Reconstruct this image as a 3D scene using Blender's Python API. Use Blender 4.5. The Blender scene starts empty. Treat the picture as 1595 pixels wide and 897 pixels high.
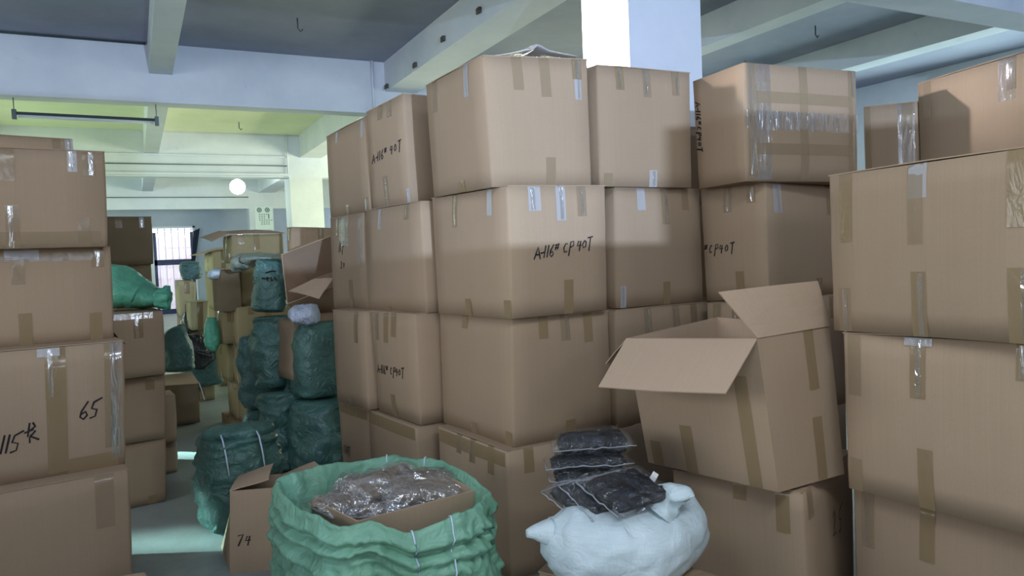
import bpy, bmesh, math, random
from mathutils import Vector, Matrix, noise

S = bpy.context.scene
COL = S.collection
V = Vector
pi = math.pi

# ------------------------------------------------------------------ camera, sky, lights, exposure
camd = bpy.data.cameras.new('camera')
camd.lens = 1150.0 / 1595.0 * 36.0
camd.sensor_width = 36.0
camd.clip_start = 0.05
cam = bpy.data.objects.new('camera', camd)
COL.objects.link(cam)
_r = [[0.889662, 0.058585, -0.452846], [-0.454796, 0.025159, -0.89024], [-0.040762, 0.997965, 0.049027]]
cam.matrix_world = Matrix(((_r[0][0], _r[0][1], _r[0][2], 0), (_r[1][0], _r[1][1], _r[1][2], 0),
                           (_r[2][0], _r[2][1], _r[2][2], 1.6), (0, 0, 0, 1)))
S.camera = cam
S.view_settings.view_transform = 'Standard'
S.view_settings.look = 'None'
S.view_settings.gamma = 1.0
S.view_settings.use_curve_mapping = False
S.view_settings.exposure = 0.0
S.cycles.use_denoising = True
S.cycles.max_bounces = 6
S.cycles.diffuse_bounces = 4
S.cycles.glossy_bounces = 2
S.cycles.transparent_max_bounces = 8
S.cycles.caustics_reflective = False
S.cycles.caustics_refractive = False

W = bpy.data.worlds.new('world')
S.world = W
W.use_nodes = True
W.node_tree.nodes['Background'].inputs[0].default_value = (0.75, 0.85, 1.0, 1)
W.node_tree.nodes['Background'].inputs[1].default_value = 1.6


def area(name, loc, target, sx, sy, power, color, spread=180):
    l = bpy.data.lights.new(name, 'AREA')
    l.shape = 'RECTANGLE'
    l.size, l.size_y = sx, sy
    l.energy = power
    l.color = color
    l.spread = math.radians(spread)
    o = bpy.data.objects.new(name, l)
    COL.objects.link(o)
    o.location = loc
    o.rotation_euler = (V(target) - V(loc)).to_track_quat('-Z', 'Y').to_euler()
    return o


DAY = (0.80, 0.88, 1.0)
# daylight from the rear wall (behind the camera), then two added fill lights
area('rear_window_light', (0.3, -5.6, 2.9), (0.8, 4, 1.3), 7.0, 1.0, 170, (0.74, 0.84, 1.0))
area('rear_door_light', (0.6, -5.7, 1.95), (1.4, 4, 2.0), 0.12, 0.05, 800, (0.52, 0.70, 1.0))
area('rear_left_fill_light', (-4.2, -5.6, 1.5), (-1.0, 3.5, 0.8), 2.4, 2.2, 115, (0.90, 0.95, 1.0))  # soft fill added to brighten the left stack, floor and sack
area('overhead_fill_light', (0.8, -0.2, 3.68), (0.9, 0.1, 0), 2.4, 0.35, 78, (0.88, 0.97, 1.0))  # unseen overhead fill added to lift the shaded lower fronts
# left wall windows, front room and middle bays
area('left_window_light', (-5.8, 3.0, 2.5), (2, 5.0, 2.2), 6.0, 1.6, 178, (0.90, 0.97, 1.0))
area('left_high_light', (-5.85, 7.0, 3.7), (3.34, 4.85, 3.35), 0.25, 0.25, 60, (1.0, 0.98, 0.94), 11)
area('left_upper_light', (-5.85, 5.5, 4.2), (3.4, 2.6, 2.85), 0.2, 0.2, 5, (0.95, 0.92, 1.0), 9)
area('left_gap_light', (-5.85, 7.6, 2.6), (0.16, 4.62, 0.0), 0.12, 0.12, 1.5, (0.60, 1.0, 1.0), 5)
area('left_gap_light', (-5.85, 11.5, 2.6), (0.55, 6.72, 0.0), 0.12, 0.12, 7, (0.60, 1.0, 1.0), 5)
area('left_bay_light', (-5.8, 14.2, 2.3), (3, 15, 2.8), 5.5, 1.8, 190, (0.70, 0.95, 0.50))
area('left_far_light', (-5.8, 21.0, 2.3), (3, 21.5, 2.5), 5.5, 1.8, 190, (0.74, 1.0, 0.96))
# right wall window, then unseen lights in the far bays and the yard
area('right_window_light', (12.8, 6.8, 2.6), (6, 5.5, 3.2), 6.0, 1.7, 210, (0.70, 0.98, 0.95))
area('right_bay_light', (8.8, 14.3, 2.2), (2, 14.6, 3.6), 5.0, 1.7, 640, (0.95, 1.0, 0.70))  # unseen source added for the bay ceiling's yellow-green glow
area('right_far_light', (8.8, 24.8, 2.2), (2, 25, 3.0), 3.0, 1.7, 120, (0.75, 0.88, 1.0))
area('yard_light', (1.2, 28.6, 3.6), (1.2, 30, 1.2), 3.0, 2.0, 240, (0.95, 0.95, 1.0))


# ------------------------------------------------------------------ helpers
def obj(name, me, mat=None, parent=None):
    if isinstance(me, bmesh.types.BMesh):
        b = me
        me = bpy.data.meshes.new(name)
        b.normal_update()
        b.to_mesh(me)
        b.free()
    o = bpy.data.objects.new(name, me)
    COL.objects.link(o)
    if mat is not None and len(me.materials) == 0:
        me.materials.append(mat)
    if parent is not None:
        o.parent = parent
        o.matrix_parent_inverse = Matrix.Translation(-parent.location) if parent.rotation_euler[:] == (0, 0, 0) else Matrix.Identity(4)
    return o


def smooth(o, ang=None):
    for p in o.data.polygons:
        p.use_smooth = True
    return o


def tag(o, label, cat, group=None, kind=None):
    o['label'] = label
    o['category'] = cat
    if group:
        o['group'] = group
    if kind:
        o['kind'] = kind
    return o


def empty(name, loc, label, cat, group=None):
    o = bpy.data.objects.new(name, None)
    COL.objects.link(o)
    o.location = loc
    o.empty_display_size = 0.1
    return tag(o, label, cat, group)


def box_bm(b, lo, hi):
    x0, y0, z0 = lo
    x1, y1, z1 = hi
    v = [b.verts.new(c) for c in ((x0, y0, z0), (x1, y0, z0), (x1, y1, z0), (x0, y1, z0), (x0, y0, z1), (x1, y0, z1), (x1, y1, z1), (x0, y1, z1))]
    for f in ((0, 3, 2, 1), (4, 5, 6, 7), (0, 1, 5, 4), (1, 2, 6, 5), (2, 3, 7, 6), (3, 0, 4, 7)):
        b.faces.new([v[i] for i in f])


def boxes(name, lst, mat, parent=None, kind=None):
    b = bmesh.new()
    for lo, hi in lst:
        box_bm(b, lo, hi)
    o = obj(name, b, mat, parent)
    if kind:
        o['kind'] = kind
    return o


def tube_bm(b, pts, r, n=6, caps=True):
    rings = []
    pts = [V(p) for p in pts]
    for i, p in enumerate(pts):
        d = (pts[min(i + 1, len(pts) - 1)] - pts[max(i - 1, 0)])
        if d.length < 1e-9:
            d = V((0, 0, 1))
        d.normalize()
        a = d.cross(V((0, 0, 1)))
        if a.length < 0.05:
            a = d.cross(V((1, 0, 0)))
        a.normalize()
        c = d.cross(a)
        rr = r[i] if isinstance(r, (list, tuple)) else r
        rings.append([b.verts.new(p + (a * math.cos(t) + c * math.sin(t)) * rr) for t in [2 * pi * k / n for k in range(n)]])
    for i in range(len(rings) - 1):
        for k in range(n):
            b.faces.new((rings[i][k], rings[i][(k + 1) % n], rings[i + 1][(k + 1) % n], rings[i + 1][k]))
    if caps:
        b.faces.new(rings[0][::-1])
        b.faces.new(rings[-1])


def tube(name, pts, r, mat, parent=None, n=6):
    b = bmesh.new()
    tube_bm(b, pts, r, n)
    return smooth(obj(name, b, mat, parent))


def slab(name, quad, th, mat, parent=None, seg=3, warp=0.0, seed=0):
    """sheet of board between four corners, with real thickness and a little warp"""
    q = [V(c) for c in quad]
    nrm = (q[1] - q[0]).cross(q[3] - q[0]).normalized()
    b = bmesh.new()
    uvl = b.loops.layers.uv.new('UVMap')
    wl, hl = (q[1] - q[0]).length, (q[3] - q[0]).length
    g = {}
    for k in (0, 1):
        for i in range(seg + 1):
            for j in range(seg + 1):
                u, v = i / seg, j / seg
                p = (q[0] * (1 - u) + q[1] * u) * (1 - v) + (q[3] * (1 - u) + q[2] * u) * v
                p = p + nrm * (warp * math.sin(pi * u) * (0.4 + 0.6 * v) + warp * .5 * noise.noise(V((u * 2 + seed, v * 2, seed * 1.7)))) + nrm * (th * k)
                g[k, i, j] = b.verts.new(p)
    uv = {}
    for (k, i, j), vv in g.items():
        uv[vv] = (i / seg * wl, j / seg * hl)
    fs = []
    for i in range(seg):
        for j in range(seg):
            fs.append(b.faces.new((g[0, i, j], g[0, i, j + 1], g[0, i + 1, j + 1], g[0, i + 1, j])))
            fs.append(b.faces.new((g[1, i, j], g[1, i + 1, j], g[1, i + 1, j + 1], g[1, i, j + 1])))
    for i in range(seg):
        fs.append(b.faces.new((g[0, i, 0], g[0, i + 1, 0], g[1, i + 1, 0], g[1, i, 0])))
        fs.append(b.faces.new((g[0, i + 1, seg], g[0, i, seg], g[1, i, seg], g[1, i + 1, seg])))
        fs.append(b.faces.new((g[0, 0, i + 1], g[0, 0, i], g[1, 0, i], g[1, 0, i + 1])))
        fs.append(b.faces.new((g[0, seg, i], g[0, seg, i + 1], g[1, seg, i + 1], g[1, seg, i])))
    for f in fs:
        for l in f.loops:
            l[uvl].uv = uv[l.vert]
    return obj(name, b, mat, parent)


# ------------------------------------------------------------------ materials
def new_mat(name):
    m = bpy.data.materials.new(name)
    m.use_nodes = True
    nt = m.node_tree
    return m, nt, nt.nodes['Principled BSDF']


def node(nt, t, **kw):
    n = nt.nodes.new(t)
    for k, v in kw.items():
        if k in ('i',):
            for kk, vv in v.items():
                n.inputs[kk].default_value = vv
        else:
            setattr(n, k, v)
    return n


def simple(name, col, rough=0.6, metal=0.0, spec=0.5, alpha=None, coat=0.0):
    m, nt, p = new_mat(name)
    p.inputs['Base Color'].default_value = (*col, 1)
    p.inputs['Roughness'].default_value = rough
    p.inputs['Metallic'].default_value = metal
    p.inputs['Specular IOR Level'].default_value = spec
    p.inputs['Coat Weight'].default_value = coat
    if alpha is not None:
        p.inputs['Alpha'].default_value = alpha
    return m


def emit(name, col, s):
    m, nt, p = new_mat(name)
    p.inputs['Base Color'].default_value = (0, 0, 0, 1)
    p.inputs['Emission Color'].default_value = (*col, 1)
    p.inputs['Emission Strength'].default_value = s
    return m


def board(name, c1, c2, rough=0.85):
    """kraft board: flute lines along the height, fibres, blotches, small differences box to box"""
    m, nt, p = new_mat(name)
    L = nt.links.new
    uv = node(nt, 'ShaderNodeTexCoord')
    mp = node(nt, 'ShaderNodeMapping')
    mp.inputs['Scale'].default_value = (150, 1.2, 1)
    L(uv.outputs['UV'], mp.inputs['Vector'])
    n1 = node(nt, 'ShaderNodeTexNoise', i={'Scale': 1.0, 'Detail': 2.0})
    L(mp.outputs[0], n1.inputs['Vector'])
    n2 = node(nt, 'ShaderNodeTexNoise', i={'Scale': 3.2, 'Detail': 5.0, 'Roughness': 0.6})
    L(uv.outputs['Object'], n2.inputs['Vector'])
    n3 = node(nt, 'ShaderNodeTexNoise', i={'Scale': 260.0, 'Detail': 2.0})
    L(uv.outputs['Object'], n3.inputs['Vector'])
    oi = node(nt, 'ShaderNodeObjectInfo')
    mix = node(nt, 'ShaderNodeMix', data_type='RGBA')
    mix.inputs[6].default_value = (*c1, 1)
    mix.inputs[7].default_value = (*c2, 1)
    add = node(nt, 'ShaderNodeMath', operation='MULTIPLY_ADD')
    L(n2.outputs[0], add.inputs[0])
    add.inputs[1].default_value = 0.55
    r2 = node(nt, 'ShaderNodeMath', operation='MULTIPLY_ADD', i={1: 0.75, 2: -0.15})
    L(oi.outputs['Random'], r2.inputs[0])
    L(r2.outputs[0], add.inputs[2])
    L(add.outputs[0], mix.inputs[0])
    mm = node(nt, 'ShaderNodeMapRange', i={'From Min': 0.3, 'From Max': 0.7, 'To Min': 0.975, 'To Max': 1.02})
    L(n1.outputs[0], mm.inputs[0])
    m3 = node(nt, 'ShaderNodeMapRange', i={'From Min': 0.3, 'From Max': 0.7, 'To Min': 0.96, 'To Max': 1.04})
    L(n3.outputs[0], m3.inputs[0])
    mu = node(nt, 'ShaderNodeMath', operation='MULTIPLY')
    L(mm.outputs[0], mu.inputs[0])
    L(m3.outputs[0], mu.inputs[1])
    vm = node(nt, 'ShaderNodeVectorMath', operation='SCALE')
    L(mix.outputs[2], vm.inputs[0])
    L(mu.outputs[0], vm.inputs['Scale'])
    L(vm.outputs[0], p.inputs['Base Color'])
    p.inputs['Roughness'].default_value = rough
    p.inputs['Specular IOR Level'].default_value = 0.25
    bp = node(nt, 'ShaderNodeBump', i={'Strength': 0.12, 'Distance': 0.002})
    L(n1.outputs[0], bp.inputs['Height'])
    b2 = node(nt, 'ShaderNodeBump', i={'Strength': 0.25, 'Distance': 0.01})
    L(n2.outputs[0], b2.inputs['Height'])
    L(bp.outputs[0], b2.inputs['Normal'])
    L(b2.outputs[0], p.inputs['Normal'])
    return m


M_BOARD = board('kraft_board', (0.33, 0.236, 0.156), (0.405, 0.294, 0.20))
M_BOARD_DARK = board('kraft_board_dark', (0.16, 0.12, 0.075), (0.22, 0.165, 0.10))
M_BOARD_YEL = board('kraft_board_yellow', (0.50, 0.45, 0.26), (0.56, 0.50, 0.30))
M_BOARD_BAYTINT = board('kraft_board_bay_tint', (0.28, 0.225, 0.12), (0.35, 0.29, 0.16))  # far cartons' kraft with the bay's yellow-green light put into the colour
M_INNER = board('kraft_inner', (0.43, 0.31, 0.215), (0.48, 0.35, 0.25))


def film(name, col, rough, alpha, scale=45.0, strength=0.6, dist=0.004, coat=0.0):
    m, nt, p = new_mat(name)
    L = nt.links.new
    tc = node(nt, 'ShaderNodeTexCoord')
    mp = node(nt, 'ShaderNodeMapping')
    mp.inputs['Scale'].default_value = (1, 1, 0.35)
    L(tc.outputs['Object'], mp.inputs[0])
    n = node(nt, 'ShaderNodeTexNoise', i={'Scale': scale, 'Detail': 3.0, 'Distortion': 1.2})
    L(mp.outputs[0], n.inputs['Vector'])
    n2 = node(nt, 'ShaderNodeTexNoise', i={'Scale': scale * .25, 'Detail': 1.0})
    L(tc.outputs['Object'], n2.inputs['Vector'])
    ad = node(nt, 'ShaderNodeMath', operation='ADD')
    L(n.outputs[0], ad.inputs[0])
    L(n2.outputs[0], ad.inputs[1])
    bp = node(nt, 'ShaderNodeBump', i={'Strength': strength, 'Distance': dist})
    L(ad.outputs[0], bp.inputs['Height'])
    L(bp.outputs[0], p.inputs['Normal'])
    p.inputs['Base Color'].default_value = (*col, 1)
    p.inputs['Roughness'].default_value = rough
    p.inputs['Alpha'].default_value = alpha
    p.inputs['Coat Weight'].default_value = coat
    p.inputs['Coat Roughness'].default_value = 0.08
    return m


M_TAPE = film('brown_tape', (0.33, 0.235, 0.13), 0.16, 0.72, 30, 0.6, 0.004)
M_TAPE_PALE = film('pale_tape', (0.38, 0.28, 0.175), 0.14, 0.5, 30, 0.6, 0.004)


def clear_film(name, base, gloss, rough, scale, strength, dist, veil=(0.6, 0.6, 0.6), zs=1.0):
    """see-through film: mostly clear, with shine and a faint white veil along its creases"""
    m = bpy.data.materials.new(name)
    m.use_nodes = True
    nt = m.node_tree
    nt.nodes.remove(nt.nodes['Principled BSDF'])
    L = nt.links.new
    out = [n_ for n_ in nt.nodes if n_.type == 'OUTPUT_MATERIAL'][0]
    tc = node(nt, 'ShaderNodeTexCoord')
    mp = node(nt, 'ShaderNodeMapping')
    mp.inputs['Scale'].default_value = (1, 1, zs)
    L(tc.outputs['Object'], mp.inputs[0])
    n = node(nt, 'ShaderNodeTexNoise', i={'Scale': scale, 'Detail': 3.0, 'Distortion': 2.0})
    L(mp.outputs[0], n.inputs['Vector'])
    n2 = node(nt, 'ShaderNodeTexVoronoi', feature='DISTANCE_TO_EDGE', i={'Scale': scale * .7})
    L(mp.outputs[0], n2.inputs['Vector'])
    ad = node(nt, 'ShaderNodeMath', operation='ADD')
    L(n.outputs[0], ad.inputs[0])
    L(n2.outputs[0], ad.inputs[1])
    bp = node(nt, 'ShaderNodeBump', i={'Strength': strength, 'Distance': dist})
    L(ad.outputs[0], bp.inputs['Height'])
    tr = node(nt, 'ShaderNodeBsdfTransparent')
    gl = node(nt, 'ShaderNodeBsdfAnisotropic', i={'Color': (1, 1, 1, 1), 'Roughness': rough})
    L(bp.outputs[0], gl.inputs['Normal'])
    df = node(nt, 'ShaderNodeBsdfDiffuse', i={'Color': (*veil, 1)})
    L(bp.outputs[0], df.inputs['Normal'])
    mr = node(nt, 'ShaderNodeMapRange', i={'From Min': 0.0, 'From Max': 0.12, 'To Min': base * 2.6, 'To Max': base})
    L(n2.outputs[0], mr.inputs[0])
    m1 = node(nt, 'ShaderNodeMixShader')
    L(mr.outputs[0], m1.inputs[0])
    L(tr.outputs[0], m1.inputs[1])
    L(df.outputs[0], m1.inputs[2])
    m2 = node(nt, 'ShaderNodeMixShader', i={0: gloss})
    L(m1.outputs[0], m2.inputs[1])
    L(gl.outputs[0], m2.inputs[2])
    L(m2.outputs[0], out.inputs['Surface'])
    return m


M_CLEAR = clear_film('clear_film', 0.07, 0.22, 0.12, 26, 0.7, 0.008, zs=.22)
M_MILKY_GLARE = film('milky_glare_tape', (0.52, 0.50, 0.50), 0.12, 0.7, 60, 0.5, 0.004)  # milky film whose pale colour also holds the glare on tape tabs
M_BAG = clear_film('clear_bag', 0.06, 0.24, 0.12, 9, 0.9, 0.05)
M_BAGDARK = clear_film('clear_bag_over_black', 0.018, 0.075, 0.10, 16, 1.0, 0.03, (0.4, 0.45, 0.5))
M_BUNDLE = film('pale_blue_plastic', (0.55, 0.62, 0.78), 0.25, 1.0, 40, 1.0, 0.02)
M_BLACKPLASTIC = film('black_plastic', (0.03, 0.03, 0.035), 0.25, 1.0, 14, 1.0, 0.03)


def woven(name, c1, c2, rough=0.5, fold=0.5):
    m, nt, p = new_mat(name)
    L = nt.links.new
    tc = node(nt, 'ShaderNodeTexCoord')
    n = node(nt, 'ShaderNodeTexNoise', i={'Scale': 5.0, 'Detail': 4.0})
    L(tc.outputs['Object'], n.inputs['Vector'])
    mix = node(nt, 'ShaderNodeMix', data_type='RGBA')
    mix.inputs[6].default_value = (*c1, 1)
    mix.inputs[7].default_value = (*c2, 1)
    mr = node(nt, 'ShaderNodeMapRange', i={'From Min': 0.35, 'From Max': 0.65})
    L(n.outputs[0], mr.inputs[0])
    L(mr.outputs[0], mix.inputs[0])
    # tape weave: fine threads both ways
    mp = node(nt, 'ShaderNodeMapping')
    mp.inputs['Scale'].default_value = (300, 300, 14)
    L(tc.outputs['Object'], mp.inputs[0])
    w1 = node(nt, 'ShaderNodeTexNoise', i={'Scale': 1.0, 'Detail': 1.0})
    L(mp.outputs[0], w1.inputs['Vector'])
    mp2 = node(nt, 'ShaderNodeMapping')
    mp2.inputs['Scale'].default_value = (14, 14, 300)
    L(tc.outputs['Object'], mp2.inputs[0])
    w2 = node(nt, 'ShaderNodeTexNoise', i={'Scale': 1.0, 'Detail': 1.0})
    L(mp2.outputs[0], w2.inputs['Vector'])
    ad = node(nt, 'ShaderNodeMath', operation='ADD')
    L(w1.outputs[0], ad.inputs[0])
    L(w2.outputs[0], ad.inputs[1])
    sc = node(nt, 'ShaderNodeMapRange', i={'From Min': 0.6, 'From Max': 1.4, 'To Min': 0.92, 'To Max': 1.07})
    L(ad.outputs[0], sc.inputs[0])
    vm = node(nt, 'ShaderNodeVectorMath', operation='SCALE')
    L(mix.outputs[2], vm.inputs[0])
    L(sc.outputs[0], vm.inputs['Scale'])
    L(vm.outputs[0], p.inputs['Base Color'])
    p.inputs['Roughness'].default_value = rough
    b1 = node(nt, 'ShaderNodeBump', i={'Strength': 0.3, 'Distance': 0.001})
    L(ad.outputs[0], b1.inputs['Height'])
    nf = node(nt, 'ShaderNodeTexNoise', i={'Scale': 14.0, 'Detail': 3.0, 'Distortion': 1.5})
    L(tc.outputs['Object'], nf.inputs['Vector'])
    b2 = node(nt, 'ShaderNodeBump', i={'Strength': fold, 'Distance': 0.02})
    L(nf.outputs[0], b2.inputs['Height'])
    L(b1.outputs[0], b2.inputs['Normal'])
    L(b2.outputs[0], p.inputs['Normal'])
    return m


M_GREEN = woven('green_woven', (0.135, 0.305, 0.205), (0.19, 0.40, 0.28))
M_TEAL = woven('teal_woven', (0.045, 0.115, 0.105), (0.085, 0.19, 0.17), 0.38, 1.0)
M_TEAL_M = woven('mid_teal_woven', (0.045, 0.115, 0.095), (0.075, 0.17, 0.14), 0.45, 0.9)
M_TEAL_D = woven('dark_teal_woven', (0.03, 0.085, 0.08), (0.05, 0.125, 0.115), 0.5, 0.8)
M_MINT = woven('bright_green_woven', (0.06, 0.32, 0.21), (0.13, 0.46, 0.31), 0.4, 0.6)
M_GREY = woven('grey_green_woven', (0.20, 0.24, 0.20), (0.28, 0.32, 0.27), 0.4, 0.8)
M_WHITE = woven('white_woven', (0.50, 0.60, 0.64), (0.58, 0.68, 0.72), 0.5, 0.35)
M_BROWNSACK = woven('brown_paper', (0.25, 0.17, 0.10), (0.31, 0.22, 0.14), 0.8, 0.5)
M_BLACK = simple('black_cloth', (0.010, 0.011, 0.014), 0.8, spec=0.2)
M_CLOTH = woven('brown_grey_cloth', (0.15, 0.12, 0.09), (0.33, 0.27, 0.215), 0.75, 1.0)
M_INK = simple('ink', (0.025, 0.02, 0.025), 0.7, spec=0.2)
M_GAP = simple('gap_dark', (0.03, 0.022, 0.015), 0.9, spec=0.1)
M_STRING = simple('white_blue_string', (0.55, 0.66, 0.80), 0.6)
M_TAG = simple('white_tag', (0.8, 0.8, 0.8), 0.5)
M_STEEL = simple('steel', (0.10, 0.13, 0.14), 0.4, 0.6)
M_TUBE = simple('lamp_tube', (0.72, 0.78, 0.82), 0.2)
M_HOOK = simple('rusty_hook', (0.08, 0.07, 0.06), 0.7)
M_WINBLUE = simple('navy_window_frame', (0.01, 0.02, 0.09), 0.4)
M_CURTAIN = simple('dark_curtain', (0.012, 0.02, 0.045), 0.8)
M_BAR = simple('window_bar', (0.25, 0.25, 0.32), 0.5)
M_WOOD = board('pallet_wood', (0.25, 0.17, 0.09), (0.32, 0.23, 0.13))


def plaster(name, c1, c2, stain=(0.30, 0.30, 0.27), amt=0.35):
    m, nt, p = new_mat(name)
    L = nt.links.new
    tc = node(nt, 'ShaderNodeTexCoord')
    n = node(nt, 'ShaderNodeTexNoise', i={'Scale': 0.9, 'Detail': 6.0, 'Roughness': 0.65})
    L(tc.outputs['Object'], n.inputs['Vector'])
    mix = node(nt, 'ShaderNodeMix', data_type='RGBA')
    mix.inputs[6].default_value = (*c1, 1)
    mix.inputs[7].default_value = (*c2, 1)
    mr = node(nt, 'ShaderNodeMapRange', i={'From Min': 0.35, 'From Max': 0.65})
    L(n.outputs[0], mr.inputs[0])
    L(mr.outputs[0], mix.inputs[0])
    n2 = node(nt, 'ShaderNodeTexNoise', i={'Scale': 4.5, 'Detail': 8.0, 'Roughness': 0.7})
    L(tc.outputs['Object'], n2.inputs['Vector'])
    mr2 = node(nt, 'ShaderNodeMapRange', i={'From Min': 0.62, 'From Max': 0.78, 'To Max': amt})
    L(n2.outputs[0], mr2.inputs[0])
    mx2 = node(nt, 'ShaderNodeMix', data_type='RGBA')
    L(mix.outputs[2], mx2.inputs[6])
    mx2.inputs[7].default_value = (*stain, 1)
    L(mr2.outputs[0], mx2.inputs[0])
    L(mx2.outputs[2], p.inputs['Base Color'])
    p.inputs['Roughness'].default_value = 0.85
    p.inputs['Specular IOR Level'].default_value = 0.2
    bp = node(nt, 'ShaderNodeBump', i={'Strength': 0.2, 'Distance': 0.01})
    L(n2.outputs[0], bp.inputs['Height'])
    L(bp.outputs[0], p.inputs['Normal'])
    return m


M_PLASTER = plaster('white_plaster', (0.57, 0.60, 0.66), (0.67, 0.69, 0.74))
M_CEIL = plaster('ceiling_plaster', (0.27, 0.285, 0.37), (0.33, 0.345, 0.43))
M_CEIL_GLOW = plaster('ceiling_plaster_far_glow', (0.76, 0.80, 0.56), (0.84, 0.87, 0.64))  # the bay's yellow-green glow is put into this plaster colour
M_WALLBLUE = plaster('blue_grey_wall', (0.36, 0.40, 0.47), (0.42, 0.46, 0.54), amt=.2)

m, nt, p = new_mat('concrete_floor')
M_FLOOR = m
tc = node(nt, 'ShaderNodeTexCoord')
n = node(nt, 'ShaderNodeTexNoise', i={'Scale': 1.3, 'Detail': 8.0, 'Roughness': 0.7})
nt.links.new(tc.outputs['Object'], n.inputs['Vector'])
cr = node(nt, 'ShaderNodeValToRGB')
cr.color_ramp.elements[0].position = 0.3
cr.color_ramp.elements[0].color = (0.20, 0.23, 0.215, 1)
cr.color_ramp.elements[1].position = 0.7
cr.color_ramp.elements[1].color = (0.34, 0.375, 0.355, 1)
nt.links.new(n.outputs[0], cr.inputs[0])
nt.links.new(cr.outputs[0], p.inputs['Base Color'])
p.inputs['Roughness'].default_value = 0.42
n2 = node(nt, 'ShaderNodeTexNoise', i={'Scale': 30.0, 'Detail': 4.0})
nt.links.new(tc.outputs['Object'], n2.inputs['Vector'])
bp = node(nt, 'ShaderNodeBump', i={'Strength': 0.15, 'Distance': 0.01})
nt.links.new(n2.outputs[0], bp.inputs['Height'])
nt.links.new(bp.outputs[0], p.inputs['Normal'])

# ------------------------------------------------------------------ the building
X0, X1, Y0, Y1 = -6.0, 13.0, -6.0, 27.0
CZ = 4.56
boxes('floor', [((X0, Y0, -0.1), (X1, Y1 + 0.2, 0.0))], M_FLOOR, kind='structure')
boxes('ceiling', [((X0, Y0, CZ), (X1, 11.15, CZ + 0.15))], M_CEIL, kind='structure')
boxes('ceiling', [((X0, 11.15, 4.50), (X1, 17.75, 4.71))], M_CEIL_GLOW, kind='structure')
boxes('ceiling', [((X0, 17.75, 4.38), (X1, Y1 + .2, 4.71))], M_CEIL_GLOW, kind='structure')


def wall_with_openings(name, axis, at, lo, hi, zt, ops, mat, th=0.18):
    """axis 'x': wall in plane x=at running along y. ops = (a0, a1, z0, z1)"""
    lst = []
    edges = sorted(ops)
    cur = lo

    def seg(a0, a1, z0, z1):
        if a1 - a0 < 1e-4 or z1 - z0 < 1e-4:
            return
        if axis == 'x':
            lst.append(((at, a0, z0), (at + th, a1, z1)))
        else:
            lst.append(((a0, at, z0), (a1, at + th, z1)))
    for a0, a1, z0, z1 in edges:
        seg(cur, a0, 0, zt)
        seg(a0, a1, 0, z0)
        seg(a0, a1, z1, zt)
        cur = a1
    seg(cur, hi, 0, zt)
    return boxes(name, lst, mat, kind='structure')


wall_with_openings('wall_left', 'x', X0 - 0.18, Y0, Y1, CZ, [(0.0, 5.0, 1.6, 3.4), (5.2, 7.4, 3.5, 4.4), (8.6, 9.4, 2.2, 3.0), (11.6, 17.0, 1.4, 3.2), (18.3, 23.8, 1.4, 3.2)], M_PLASTER)
wall_with_openings('wall_right', 'x', X1, Y0, Y1, CZ, [(3.8, 9.8, 1.7, 3.5)], M_PLASTER)
wall_with_openings('wall_rear', 'y', Y0 - 0.18, X0, X1, CZ, [(-3.0, 3.6, 1.3, 3.1)], M_PLASTER)
WX0, WX1, WZ0, WZ1 = 0.58, 1.80, 0.0, 2.86
wall_with_openings('wall_far', 'y', Y1, X0, X1, 4.5, [(WX0, WX1, WZ0, WZ1)], M_WALLBLUE)

# columns
def column(loc, size, h, tint=M_PLASTER):
    x, y = loc
    o = boxes('column', [((x, y, 0), (x + size[0], y + size[1], h))], tint, kind='structure')
    return o


column((3.34, 4.5), (0.69, 0.62), CZ)
column((3.40, 11.02), (0.66, 0.65), 3.785)
column((3.30, 17.59), (0.75, 0.65), 4.5)
column((3.26, 24.19), (0.72, 0.6), 4.38)
column((-3.3, 11.01), (0.66, 0.65), CZ)
column((-3.3, 17.61), (0.66, 0.65), 4.5)
column((10.0, 4.5), (0.66, 0.65), CZ)
column((10.0, 11.01), (0.66, 0.65), CZ)

# main beams (across) and secondary beams (along)
for (y0, y1, zb, zt) in ((4.36, 4.76, 3.79, CZ), (11.0, 11.32, 3.785, CZ), (17.6, 17.95, 3.52, 4.5), (24.2, 24.5, 3.27, 4.38), (-2.2, -1.8, 3.79, CZ)):
    boxes('ceiling_beam', [((X0, y0, zb), (X1, y1, zt))], M_PLASTER, kind='structure')
for (y0, y1, zb, zt) in ((Y0, 4.36, 4.16, CZ), (4.76, 11.0, 4.16, CZ), (11.32, 17.6, 4.02, 4.5), (17.95, 24.2, 3.80, 4.38)):
    for (x0, x1) in ((-3.1, -2.8), (0.32, 0.60), (3.56, 4.05), (6.75, 7.05), (9.75, 10.1)):
        z = zb if x0 != 3.56 else zb - 0.04
        boxes('ceiling_beam', [((x0, y0, z), (x1, y1, zt))], M_PLASTER, kind='structure')
# ledge band along the far beams
boxes('trim_1', [((X0, 17.52, 3.55), (3.30, 17.6, 3.60))], M_PLASTER, kind='structure')
boxes('trim_2', [((X0, 17.56, 3.96), (3.30, 17.6, 4.0))], M_PLASTER, kind='structure')
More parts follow.
